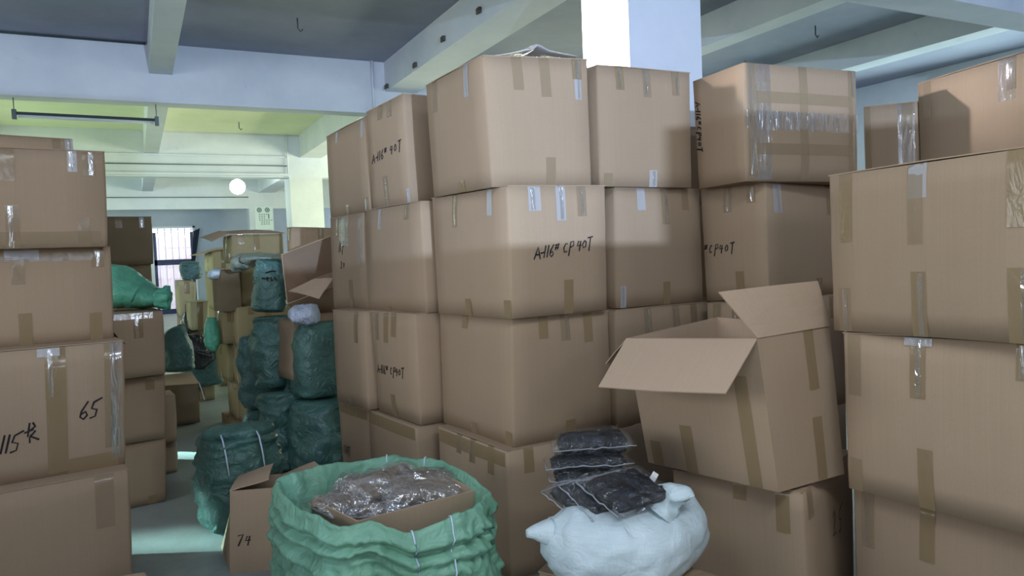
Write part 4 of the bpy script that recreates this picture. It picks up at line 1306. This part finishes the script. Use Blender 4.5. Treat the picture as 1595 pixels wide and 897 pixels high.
def sack(name, base, sx, sy, sz, label, mat, rot=0.0, sd=0, lean=(0, 0), group=None, neck=False, exp=3.2, amp=.03, cat='sack', top_in=.7, sc=4.0):
    """standing stuffed sack; body plus a gathered neck when neck is set"""
    base = V(base)
    root = empty(name, base, label, cat, group)
    secs = []
    for f, k in ((0, .55), (.04, .86), (.15, .98), (.4, 1.03), (.7, 1.0), (.9, .9), (1.0, top_in)):
        secs.append((base + V((lean[0] * f, lean[1] * f, sz * f)), sx / 2 * k, sy / 2 * k))
    ca, sa = math.cos(rot), math.sin(rot)
    o = loft('body', secs, mat, root, amp=amp, sd=sd, exp=exp, up=(ca, sa, 0), sc=sc, n=44, sub=6)
    if neck:
        t = base + V((lean[0], lean[1], sz))
        loft('tied_neck', [(t + V((0, 0, -.04)), sx * .2, sy * .2), (t + V((0, 0, .02)), .03, .03), (t + V((.01, 0, .06)), .035, .03), (t + V((.04, 0, .13)), .09, .05)],
             mat, root, amp=.02, sd=sd + 3, up=(1, 0, 0), n=20, sub=4)
    return root


# --- the big green sack in front, its carton and what lies in it
FR = 'the big open green sack'
RIM = [(0.470,3.162,0.680), (0.563,3.208,0.690), (0.687,3.235,0.690), (0.856,3.279,0.680), (0.990,3.235,0.680), (1.108,3.169,0.670), (1.191,3.085,0.670), (1.179,2.758,0.680), (1.163,2.545,0.680),
       (1.083,2.435,0.680), (1.002,2.404,0.670), (0.924,2.397,0.660), (0.795,2.409,0.640), (0.694,2.512,0.660), (0.585,2.540,0.660), (0.525,2.713,0.660), (0.474,2.911,0.660), (0.459,3.049,0.670)]
RIM = [V(r_) for r_ in RIM]
cen = sum(RIM, V()) / len(RIM)
cen2 = V((cen.x, cen.y, 0))


def rim_at(t):
    n_ = len(RIM)
    x = (t % 1.0) * n_
    i = int(x)
    f = x - i
    A_, B2, C_, D_ = RIM[(i - 1) % n_], RIM[i % n_], RIM[(i + 1) % n_], RIM[(i + 2) % n_]
    return 0.5 * ((2 * B2) + (C_ - A_) * f + (2 * A_ - 5 * B2 + 4 * C_ - D_) * f * f + (3 * B2 - A_ - 3 * C_ + D_) * f ** 3)


gs = empty('green_sack', cen2, 'big open green woven sack in the foreground holding a carton of garment packs', 'sack')
N = 150
prof = [  # (radial factor, z drop from the rim or absolute) inner side up over the rolled rim and down the outside
    (0.84, -.16), (0.87, -.10), (0.90, -.05), (0.935, -.012), (.96, .006), (0.985, .010), (1.005, .0), (1.018, -.02), (1.012, -.042), (1.0, -.06), (1.002, -.075),
    (1.012, -.10), (1.02, -.13), (1.03, -.17), (1.035, -.21), (1.04, -.26), (1.045, -.31), (1.045, -.36), (1.045, -.42), (1.04, -.48), (1.03, -.54), (1.01, -.60), (.95, -.66), (.8, -.675)]


CIRC = 2.7
CREASES = [  # (polyline in (t, drop below rim), strength)
    ([(1.02, -.03), (.95, -.06), (.88, -.075), (.80, -.07), (.74, -.05)], 1.0),
    ([(1.0, -.09), (.93, -.12), (.86, -.13), (.78, -.11), (.72, -.09)], 1.2),
    ([(.99, -.12), (.93, -.17), (.86, -.20), (.78, -.21), (.735, -.19)], 1.5),
    ([(1.0, -.19), (.93, -.26), (.85, -.31), (.78, -.33)], 1.2),
    ([(.74, -.06), (.68, -.055), (.62, -.085), (.56, -.095), (.50, -.09)], 1.5),
    ([(.75, -.09), (.70, -.11), (.63, -.135), (.57, -.15), (.51, -.17)], 1.2),
    ([(.72, -.14), (.66, -.16), (.58, -.21)], .8),
    ([(.70, -.25), (.63, -.24), (.55, -.28), (.50, -.33)], 1.0),
    ([(.80, -.27), (.74, -.30), (.68, -.31)], .9),
    ([(.97, -.34), (.88, -.42), (.80, -.45)], 1.0),
    ([(.66, -.36), (.58, -.40), (.50, -.44)], 1.0),
    ([(.52, -.06), (.49, -.16), (.46, -.28)], .9),
    ([(.46, -.06), (.40, -.10), (.34, -.10)], 1.0),
    ([(.32, -.10), (.22, -.14), (.12, -.12)], 1.0),
    ([(.20, -.22), (.12, -.26), (.04, -.20)], 1.0)]


def crease_at(t, dz):
    out = 0
    for pl, A_ in CREASES:
        best = None
        for tt in (t, t + 1):
            for a_, b_ in zip(pl[:-1], pl[1:]):
                ax_, ay_ = a_[0] * CIRC, a_[1]
                bx_, by_ = b_[0] * CIRC, b_[1]
                px_, py_ = tt * CIRC, dz
                dx, dy = bx_ - ax_, by_ - ay_
                q_ = max(0, min(1, ((px_ - ax_) * dx + (py_ - ay_) * dy) / (dx * dx + dy * dy)))
                cx_, cy_ = ax_ + dx * q_, ay_ + dy * q_
                d_ = math.hypot(px_ - cx_, py_ - cy_)
                if best is None or d_ < best[0]:
                    best = (d_, py_ - cy_)
        if best[0] < .09:
            sd_ = best[0] if best[1] > 0 else -best[0]
            out += A_ * .85 * (.020 * math.exp(-((sd_ - .022) / .018) ** 2) - .015 * math.exp(-((sd_ + .006) / .010) ** 2))
    return out


def sack_pt(t, k):
    """k: fractional index down the profile"""
    R0 = rim_at(t)
    i_ = min(int(k), len(prof) - 2)
    f_ = k - i_
    fr = prof[i_][0] * (1 - f_) + prof[i_ + 1][0] * f_
    dz = prof[i_][1] * (1 - f_) + prof[i_ + 1][1] * f_
    z = R0.z + dz
    rad = V((R0.x - cen.x, R0.y - cen.y, 0))
    rd = rad.normalized()
    r_ = rad.length * fr
    ang = t * 2 * pi
    out = 0
    outside = k > 6
    if outside:
        s_ = min(1, max(0, (-dz) / .05))
        out += crease_at(t % 1.0, dz) * s_
        a2 = noise.noise(V((math.cos(ang) * 2.2, math.sin(ang) * 2.2, z * 7)))
        a3 = noise.noise(V((math.cos(ang) * 6, math.sin(ang) * 6, z * 16)))
        out += s_ * (.012 * (1 - abs(a2) * 3) + .006 * (1 - abs(a3) * 3))
    else:
        out += .012 * noise.noise(V((math.cos(ang) * 5, math.sin(ang) * 5, dz * 30))) + .006 * noise.noise(V((math.cos(ang) * 14, math.sin(ang) * 14, dz * 40)))
    z += (.012 * noise.noise(V((math.cos(ang) * 3, math.sin(ang) * 3, 5))) + .006 * noise.noise(V((math.cos(ang) * 11, math.sin(ang) * 11, 5)))) * (1 if dz > -.1 else .3)
    z = max(z, .004)
    return V((cen.x, cen.y, 0)) + rd * (r_ + out) + V((0, 0, z))


N = 260
ks = [0, .6, 1.2, 2, 2.5, 3, 3.5, 4, 4.5, 5, 5.5, 6, 6.4, 6.8, 7.2, 7.6, 8, 8.4, 8.8, 9.2, 9.6] + [10 + .25 * q_ for q_ in range(44)] + [21, 21.5, 22, 23]
b = bmesh.new()
rows = [[b.verts.new(sack_pt(m_ / N, k)) for m_ in range(N)] for k in ks]
for k in range(len(ks) - 1):
    for m_ in range(N):
        m2 = (m_ + 1) % N
        b.faces.new((rows[k][m_], rows[k][m2], rows[k + 1][m2], rows[k + 1][m_]))
b.faces.new(rows[-1])
bmesh.ops.recalc_face_normals(b, faces=b.faces)
o = smooth(obj('body', b, M_GREEN, gs))
# stitched strings running over the rim and down the cloth


def string_at(t, ks, dt=0.0):
    pts = []
    for j, k in enumerate(ks):
        p_ = sack_pt(t + dt * j / len(ks), k)
        rd = V((p_.x - cen.x, p_.y - cen.y, 0)).normalized()
        pts.append(p_ + rd * .004 + V((0, 0, .004 if k < 7 else 0)))
    tube('string', pts, .0032, M_STRING, gs, 5)


string_at(.665, range(4, 22), -.01)
string_at(.60, range(4, 22), .02)
string_at(.215, range(0, 8))
string_at(.29, range(0, 8))

# carton inside the sack
ci = [V((0.654,2.582,0.660)), V((1.157,2.659,0.660)), V((1.124,2.995,0.660)), V((0.563,2.931,0.660))]
cc = sum(ci, V()) / 4
bot = [V((c_.x, c_.y, .02)) + (V((cc.x, cc.y, 0)) - V((c_.x, c_.y, 0))) * .04 for c_ in ci]
open_carton('carton', [tuple(v) for v in bot + ci], 'open carton standing inside the big green sack', bulge=.004, inner=M_INNER)


M_HEM = film('crinkled_hem', (0.42, 0.45, 0.50), 0.18, 0.55, 60, .8, .004)


def pack(name, c_, size, rot, tilt, label, cloth, bag, sd, group, margin=.02, quad=None):
    """folded garment in a clear bag: a soft rounded slab inside a crinkled film"""
    c_ = V(c_)
    root = empty(name, c_, label, 'garment pack', group)
    if quad:
        q_ = [V(p_) for p_ in quad]
        c_ = sum(q_, V()) / 4
        ex = ((q_[1] - q_[0]) + (q_[2] - q_[3])) / 2
        ey = ((q_[3] - q_[0]) + (q_[2] - q_[1])) / 2
        size = (ex.length, ey.length, size[2])
        ex.normalize()
        ez = ex.cross(ey).normalized()
        ey = ez.cross(ex)
        MQ = Matrix((ex, ey, ez)).transposed().to_4x4()
    Mx = MQ if quad else Matrix.Rotation(rot, 4, 'Z') @ Matrix.Rotation(tilt[0], 4, 'X') @ Matrix.Rotation(tilt[1], 4, 'Y')

    def cushion(nm, sx, sy, sz, amp, mat, off, fr, pw=9):
        b = bmesh.new()
        nx, ny = 14, 12
        g = {}
        for s_ in (0, 1):
            for i in range(nx + 1):
                for j in range(ny + 1):
                    edge = i in (0, nx) or j in (0, ny)
                    if s_ and edge:
                        g[s_, i, j] = g[0, i, j]
                        continue
                    u, v = i / nx * 2 - 1, j / ny * 2 - 1
                    th = (max(0, 1 - abs(u) ** pw) * max(0, 1 - abs(v) ** pw)) ** .5
                    z = (1 if s_ else -1) * sz / 2 * th
                    p_ = V((u * sx / 2, v * sy / 2, z))
                    nz = noise.noise(V((u * fr + sd, v * fr * 1.4, sd * 1.3 + s_)))
                    p_.z += amp * (1 - abs(nz) * 2.5) * (.4 + .6 * th) * (1 if s_ else -.3)
                    if edge:
                        p_.x += .008 * noise.noise(V((v * 4, sd, 2)))
                        p_.y += .008 * noise.noise(V((u * 4, sd, 5)))
                        p_.z += amp * noise.noise(V((u * 5 + v * 3, sd, 7)))
                    g[s_, i, j] = b.verts.new(c_ + off + Mx @ p_)
        for i in range(nx):
            for j in range(ny):
                b.faces.new((g[1, i, j], g[1, i + 1, j], g[1, i + 1, j + 1], g[1, i, j + 1]))
                b.faces.new((g[0, i, j], g[0, i, j + 1], g[0, i + 1, j + 1], g[0, i + 1, j]))
        return smooth(obj(nm, b, mat, root))
    cushion('garment', size[0] - margin * 2, size[1] - margin * 2, size[2] - .012, .006, cloth, V(), 2.2)
    cushion('plastic_bag', size[0] + .035, size[1] + .02, size[2] + .008, .014, bag, V(), 4.2, 4)
    # the bag's welded edge, a narrow crinkled hem on the near side
    hx, hy = size[0] / 2 + .012, size[1] / 2 + .008
    pts = [c_ + Mx @ V((-hx + 2 * hx * k / 12, -hy - .004 + .006 * noise.noise(V((k * .7, sd, 1))), .008 * noise.noise(V((k * .9, sd, 4))))) for k in range(13)]
    pts = [c_ + Mx @ V((-hx - .002, hy * .5, 0))] + pts
    b = bmesh.new()
    tube_bm(b, pts, [.002 + .003 * abs(noise.noise(V((k * .8, sd, 9)))) for k in range(14)], 5)
    smooth(obj('bag_hem', b, M_HEM, root))
    return root


GP = 'clear bagged brown garments in the carton of the green sack'
ux = (ci[1] - ci[0]).normalized()
rz = math.atan2(ux.y, ux.x)
pk = [((530, 782), .62, (.30, .17, .07), .25, (.1, .12), 'flat garment pack at the left corner of the carton in the sack'),
      ((585, 798), .60, (.24, .16, .06), -.5, (-.12, .0), 'garment pack at the near corner of the carton in the sack'),
      ((600, 752), .66, (.34, .20, .08), .1, (.22, -.05), 'shiny garment pack heaped in the middle of the carton in the sack'),
      ((665, 762), .64, (.34, .22, .08), -.2, (.15, .1), 'wide garment pack on the right half of the carton in the sack'),
      ((690, 742), .63, (.22, .18, .08), .3, (.0, .25), 'garment pack against the far right wall of the carton in the sack'),
      ((545, 763), .63, (.22, .18, .07), .9, (.2, -.1), 'crumpled garment pack by the far left wall of the carton in the sack')]
PKL = [(0.718,2.903,0.620), (0.791,2.825,0.600), (0.873,2.950,0.655), (1.005,2.853,0.630), (1.115,2.991,0.620), (0.762,3.018,0.630)]
for k, ((_, z, size, ro, ti, lb), c_) in enumerate(zip(pk, PKL)):
    pack('garment_pack', c_, size, rz + ro, ti, lb, M_CLOTH, M_BAG, k * 3.1 + 1, GP)
# filler packs below them
for k, (dx, dy, z) in enumerate(((-.13, 0, .52), (.12, .02, .50), (0, 0, .40), (-.02, 0, .28), (0, .01, .15), (0, 0, .06))):
    pack('garment_pack', (cc.x + dx, cc.y + dy, z), (.34, .26, .10), rz, (0, 0), '%s garment pack buried in the carton of the sack' % ('upper left', 'upper right', 'third layer', 'fourth layer', 'fifth layer', 'undermost')[k], M_CLOTH, M_BAG, 40 + k, 'buried garment packs')

# --- green bale on the floor behind the small open carton
bs = V((0.502,4.504,0.000)) + V((.0, .22, 0))
gb = sack('green_bale', (bs.x - .01, bs.y, 0), .38, .40, .56, 'squat dark green bale with a crumpled top and white cords on the aisle floor', M_TEAL_M, rot=.2, sd=12, exp=4.5, amp=.05, top_in=.86, sc=7)
for dx in (-.11, .09):
    tube('cord', [(bs.x + dx, bs.y + .2, .575), (bs.x + dx, bs.y, .60), (bs.x + dx, bs.y - .2, .58), (bs.x + dx + .01, bs.y - .225, .5), (bs.x + dx + .02, bs.y - .235, .38)], .005, M_STRING, gb)
loft('crumpled_top', [(V((bs.x - .20, bs.y, .57)), .03, .03), (V((bs.x - .1, bs.y, .58)), .10, .04), (V((bs.x + .08, bs.y, .58)), .11, .04), (V((bs.x + .20, bs.y, .58)), .05, .03)], M_TEAL_M, gb, amp=.03, sd=5, sc=9)

# --- white sack with black garment packs
ws = empty('white_sack', (1.506,2.265,0.540), 'stuffed white woven sack lying below the black garment packs', 'sack')
loft('body', [((1.224,2.264,0.573), .015, .04), ((1.257,2.247,0.571), .07, .08), ((1.331,2.209,0.554), .14, .125), ((1.431,2.156,0.536), .18, .135), ((1.568,2.132,0.542), .18, .13), ((1.691,2.138,0.566), .14, .115), ((1.790,2.156,0.575), .09, .09), ((1.830,2.158,0.581), .03, .05)],
     M_WHITE, ws, amp=.024, sd=7, exp=2.3, sc=5.5, n=64, sub=8)
loft('gathered_end', [((1.598,2.056,0.658), .05, .05), ((1.627,2.043,0.697), .035, .03), ((1.643,2.037,0.728), .06, .03), ((1.665,2.049,0.744), .05, .015)], M_WHITE, ws, amp=.04, sd=17, sc=22, n=48, sub=9)
loft('loose_corner', [((1.163,2.252,0.615), .01, .012), ((1.200,2.245,0.614), .03, .025), ((1.249,2.231,0.606), .05, .045)], M_WHITE, ws, amp=.012, sd=19, sc=12, n=20, sub=5)
# what the white sack lies on
cb1 = [((1.251,2.343,0.420)), ((1.376,2.142,0.420)), ((1.510,2.257,0.420)), ((1.398,2.454,0.420))]
b = [V((c_[0], c_[1], 0)) for c_ in cb1]
carton(None, 'low carton whose edge shows under the left end of the white sack', q=[tuple(v) for v in b] + cb1, tapes=[], sides='')
bsn = V((1.581,2.047,0.400))
bsk = sack('brown_sack', (bsn.x, bsn.y, 0), .62, .42, .44, 'brown paper sack bulging under the right end of the white sack', M_BROWNSACK, rot=.5, sd=33, exp=2.6, amp=.02, top_in=.55)

BG = 'bagged black garments piled on the white sack'
bp_ = [((((1.435,2.517,0.803)), ((1.693,2.387,0.816)), ((1.835,2.539,0.802)), ((1.550,2.683,0.794))), .085, 'uppermost bagged black garment of the pile, dark and boxy'),
       ((((1.378,2.509,0.745)), ((1.655,2.369,0.752)), ((1.813,2.512,0.735)), ((1.517,2.663,0.729))), .05, 'thin bagged black garment with a pale film edge under the uppermost'),
       ((((1.391,2.500,0.693)), ((1.652,2.368,0.702)), ((1.810,2.511,0.684)), ((1.523,2.657,0.678))), .05, 'bagged black garment third from the top of the pile'),
       ((((1.400,2.470,0.644)), ((1.638,2.350,0.653)), ((1.806,2.510,0.622)), ((1.524,2.652,0.613))), .06, 'bagged black garment lowest in the pile against the carton'),
       ((((1.310,2.339,0.697)), ((1.336,2.167,0.663)), ((1.441,2.182,0.684)), ((1.435,2.412,0.721))), .05, 'crumpled bagged black garment at the lower left of the pile'),
       ((((1.332,2.263,0.743)), ((1.368,2.106,0.667)), ((1.444,2.114,0.694)), ((1.453,2.314,0.743))), .045, 'steep bagged black garment leaning beside the wide one'),
       ((((1.362,2.181,0.755)), ((1.424,1.989,0.696)), ((1.602,2.035,0.736)), ((1.652,2.304,0.773))), .05, 'wide flat bagged black garment with a white tag facing the camera')]
for k, (qd, th_, lb) in enumerate(bp_):
    r_ = pack('black_garment_pack', sum((V(p_) for p_ in qd), V()) / 4, (0, 0, th_), 0, (0, 0), lb, M_BLACK, M_BAGDARK, 60 + k * 2.7, BG, margin=.010, quad=qd)
slab('hang_tag', [(1.609,2.145,0.747), (1.632,2.135,0.784), (1.648,2.127,0.771), (1.627,2.135,0.733)], .003, M_TAG, r_, seg=1)

# --- the mound of green sacks behind the central block
GG = 'green sacks heaped between the aisle stack and the central block'


def dsack(px_c, w, h, label, mat, sd, z0=None, rot=.2, lean=(0, 0), neck=False, dp=.42, exp=3.4, amp=.055, top_in=.8):
    return sack('green_sack', px_c, w, dp, h, label, mat, rot=rot, sd=sd, lean=lean, group=GG, neck=neck, exp=exp, amp=amp, top_in=top_in, sc=6)


def gy(x, y, z):
    return (x, y, z)


gA = V((1.206,5.533,0.004)); 
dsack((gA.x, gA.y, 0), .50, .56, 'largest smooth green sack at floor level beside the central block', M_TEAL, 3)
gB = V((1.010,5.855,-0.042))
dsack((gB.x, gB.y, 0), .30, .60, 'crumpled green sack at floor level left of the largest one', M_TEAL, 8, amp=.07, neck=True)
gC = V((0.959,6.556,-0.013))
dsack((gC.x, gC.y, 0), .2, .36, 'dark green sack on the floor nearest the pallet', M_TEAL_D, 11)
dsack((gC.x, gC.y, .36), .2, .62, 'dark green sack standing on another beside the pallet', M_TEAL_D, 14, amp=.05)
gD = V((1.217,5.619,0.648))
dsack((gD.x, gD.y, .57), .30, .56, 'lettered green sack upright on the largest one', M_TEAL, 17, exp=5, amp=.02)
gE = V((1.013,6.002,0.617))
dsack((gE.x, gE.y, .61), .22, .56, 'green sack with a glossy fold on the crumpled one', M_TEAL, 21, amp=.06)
o = loft('dark_green_bundle', [((0.896,6.469,0.890), .03, .03), ((0.925,6.401,0.937), .10, .08), ((0.964,6.382,0.956), .12, .09), ((1.000,6.362,0.912), .06, .07), ((1.006,6.356,0.864), .02, .02)], M_TEAL_D, None, amp=.05, sd=91, sc=9)
tag(o, 'small dark green tied bundle jutting out beside the aisle stack', 'bundle')
# brown carton faces showing inside the mound
for (a, b2, c_, d, lb) in (((0.976,5.577,0.721), (1.087,5.576,0.708), (1.113,5.587,1.147), (1.010,5.584,1.155), 'carton wedged upright among the green sacks'),
                           ((0.917,5.915,0.197), (0.996,5.874,0.183), (1.011,5.880,0.433), (0.931,5.921,0.437), 'reddish carton glimpsed low among the green sacks')):
    A_, B2, C_, D2 = V(a), V(b2), V(c_), V(d)
    dv = V((-.05, .32, 0))
    carton(None, lb, q=[tuple(A_), tuple(B2), tuple(B2 + dv), tuple(A_ + dv), tuple(D2), tuple(C_), tuple(C_ + dv), tuple(D2 + dv)], tapes=[], sides='', bulge=.004)
A_ = V((1.132,5.576,1.122))
carton(None, 'carton behind the lettered green sack under the tilted open carton', q=[tuple(A_ + V(d)) for d in ((-.03, .1, -.4), (.35, .14, -.4), (.3, .5, -.4), (-.05, .46, -.4), (-.03, .1, .06), (.35, .14, .06), (.3, .5, .06), (-.05, .46, .06))], tapes=[], sides='')
o = loft('plastic_bundle', [((0.973,5.438,1.223), .05, .03), ((1.014,5.417,1.217), .12, .055), ((1.079,5.383,1.209), .12, .06), ((1.137,5.354,1.216), .10, .055)], M_BUNDLE, None, amp=.03, sd=44, sc=14, exp=3)
tag(o, 'pale blue crinkled plastic bundle under the tilted open carton', 'bundle')
# hanging teal sack with lettering
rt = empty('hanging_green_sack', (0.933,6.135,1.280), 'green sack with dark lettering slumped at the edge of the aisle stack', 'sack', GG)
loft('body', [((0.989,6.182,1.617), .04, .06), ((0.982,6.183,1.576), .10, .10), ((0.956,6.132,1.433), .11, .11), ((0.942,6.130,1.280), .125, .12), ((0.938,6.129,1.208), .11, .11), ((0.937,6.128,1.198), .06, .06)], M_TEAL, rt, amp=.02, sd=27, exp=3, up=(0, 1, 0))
loft('gathered_neck', [((0.917,6.105,1.599), .05, .05), ((0.886,6.117,1.539), .045, .04), ((0.863,6.125,1.459), .05, .03), ((0.870,6.119,1.428), .02, .02)], M_TEAL, rt, amp=.03, sd=28, sc=14)
b = bmesh.new()
for pts in (((424, 424), (431, 422)), ((418, 434), (424, 433), (420, 438)), ((425, 431), (426, 438)), ((423, 434), (429, 433)), ((430, 431), (434, 437)), ((412, 433), (415, 437))):
    pass
LT = [[(0.900,5.963,1.514), (0.945,5.940,1.527), (0.971,5.927,1.521)], [(0.871,5.975,1.475), (0.893,5.964,1.469)], [(0.907,5.957,1.484), (0.910,5.954,1.449)], [(0.897,5.962,1.469), (0.924,5.948,1.473)], [(0.934,5.944,1.483), (0.936,5.941,1.453), (0.950,5.934,1.457)], [(0.956,5.932,1.477), (0.972,5.923,1.451)]]
for l_ in LT:
    tube_bm(b, l_, .006, 4)
obj('lettering', b, M_INK, rt)['kind'] = 'stuff'
o = loft('draped_sack', [((0.751,6.804,1.543), .05, .03), ((0.819,6.772,1.601), .15, .06), ((0.920,6.722,1.619), .2, .05), ((1.036,6.608,1.635), .2, .03), ((1.125,6.506,1.625), .12, .02)], M_GREY, None, amp=.03, sd=31, sc=7, exp=2.5)
tag(o, 'grey green empty sack draped over the aisle cartons', 'sack', GG)
o = loft('white_rag', [((0.614,7.432,1.476), .03, .02), ((0.653,7.413,1.504), .07, .035), ((0.717,7.381,1.507), .08, .03), ((0.777,7.351,1.516), .03, .01)], M_WHITE, None, amp=.05, sd=32, sc=22)
tag(o, 'white plastic scrap lying on the dark open carton', 'plastic scrap')
# support pieces between the far stacks
_q = BOX['u_9'][4:]
o = sack('teal_bundle', (sum(c_[0] for c_ in _q) / 4 + .07, sum(c_[1] for c_ in _q) / 4, _q[0][2] + .005), .19, .19, .22, 'tied teal bundle on top of the yellowish far carton', M_TEAL, sd=51, group=None, top_in=.5)
o = loft('hanging_plastic', [((0.616,7.521,1.078), .04, .04), ((0.605,7.465,0.974), .06, .05), ((0.608,7.456,0.852), .06, .05), ((0.615,7.449,0.780), .02, .02)], M_MINT, None, amp=.02, sd=53, sc=10, up=(0, 1, 0))
tag(o, 'mint green plastic bag hanging on the aisle stack', 'bag')
o = sack('green_sack', (0.638,9.258,0.194), .34, .4, .55, 'green sack on the floor at the far end of the aisle stack', M_TEAL, sd=55, group=GG)
o = loft('black_bag', [((0.451,9.171,0.965), .05, .05), ((0.529,9.131,0.947), .14, .15), ((0.560,9.108,0.814), .16, .2), ((0.547,9.102,0.596), .16, .2), ((0.518,9.108,0.436), .12, .1)], M_BLACKPLASTIC, None, amp=.05, sd=57, sc=6)
tag(o, 'crinkled black plastic bag by the far end of the aisle', 'bag')
o = loft('teal_sack', [((0.295,8.462,0.930), .06, .06), ((0.317,8.449,0.889), .11, .12), ((0.333,8.434,0.754), .14, .15), ((0.337,8.424,0.620), .15, .16), ((0.331,8.422,0.526), .14, .15), ((0.330,8.421,0.499), .08, .1)], M_TEAL_D, None, amp=.04, sd=59, sc=5, up=(0, 1, 0))
tag(o, 'dark teal sack standing on the left behind the narrow stack', 'sack')
# bright green sheet on the narrow stack
rt = empty('green_plastic_sheet', (0.006,6.161,1.341), 'bright green plastic sack slumped on the narrow stack behind the left stack', 'sack')
loft('body', [((-0.172,5.753,1.467), .16, .15), ((-0.102,5.717,1.468), .17, .145), ((-0.033,5.681,1.439), .17, .11), ((0.044,5.662,1.404), .16, .08), ((0.117,5.635,1.378), .14, .055), ((0.177,5.627,1.379), .09, .05), ((0.201,5.615,1.382), .03, .03)], M_MINT, rt, amp=.03, sd=61, sc=6, n=44, sub=7, exp=2.0)
loft('frayed_end', [((0.131,5.538,1.394), .04, .03), ((0.165,5.498,1.384), .06, .06), ((0.201,5.502,1.382), .03, .07)], M_MINT, rt, amp=.04, sd=63, sc=24)

# low white flap at the very bottom left
cb1 = [(-0.225,3.579,0.270), (-0.043,3.554,0.270), (-0.047,3.657,0.270), (-0.229,3.679,0.270)]
q4 = [V((-0.296,3.589,0.270)), V((-0.041,3.552,0.270))]
dn = V((.10, -.55, 0))
b = [q4[0] + dn, q4[1] + dn, q4[1], q4[0]]
b = [V((c_.x, c_.y, 0)) for c_ in b]
tq = [V((c_.x, c_.y, .27)) for c_ in b]
carton(None, 'low carton whose pale corner shows at the bottom left of the picture', q=[tuple(v) for v in b + tq], tapes=[], sides='')
# crumpled film on the topmost carton
o = loft('crumpled_film', [((1.641,3.330,2.569), .02, .004), ((1.737,3.327,2.583), .05, .006), ((1.804,3.316,2.595), .08, .010), ((1.847,3.318,2.619), .08, .012), ((1.921,3.324,2.604), .07, .008), ((2.104,3.309,2.596), .03, .004)], M_MILKY_GLARE, None, amp=.008, sd=71, sc=22, n=24, sub=6)
tag(o, 'crumpled clear film lying on the topmost near carton', 'film')
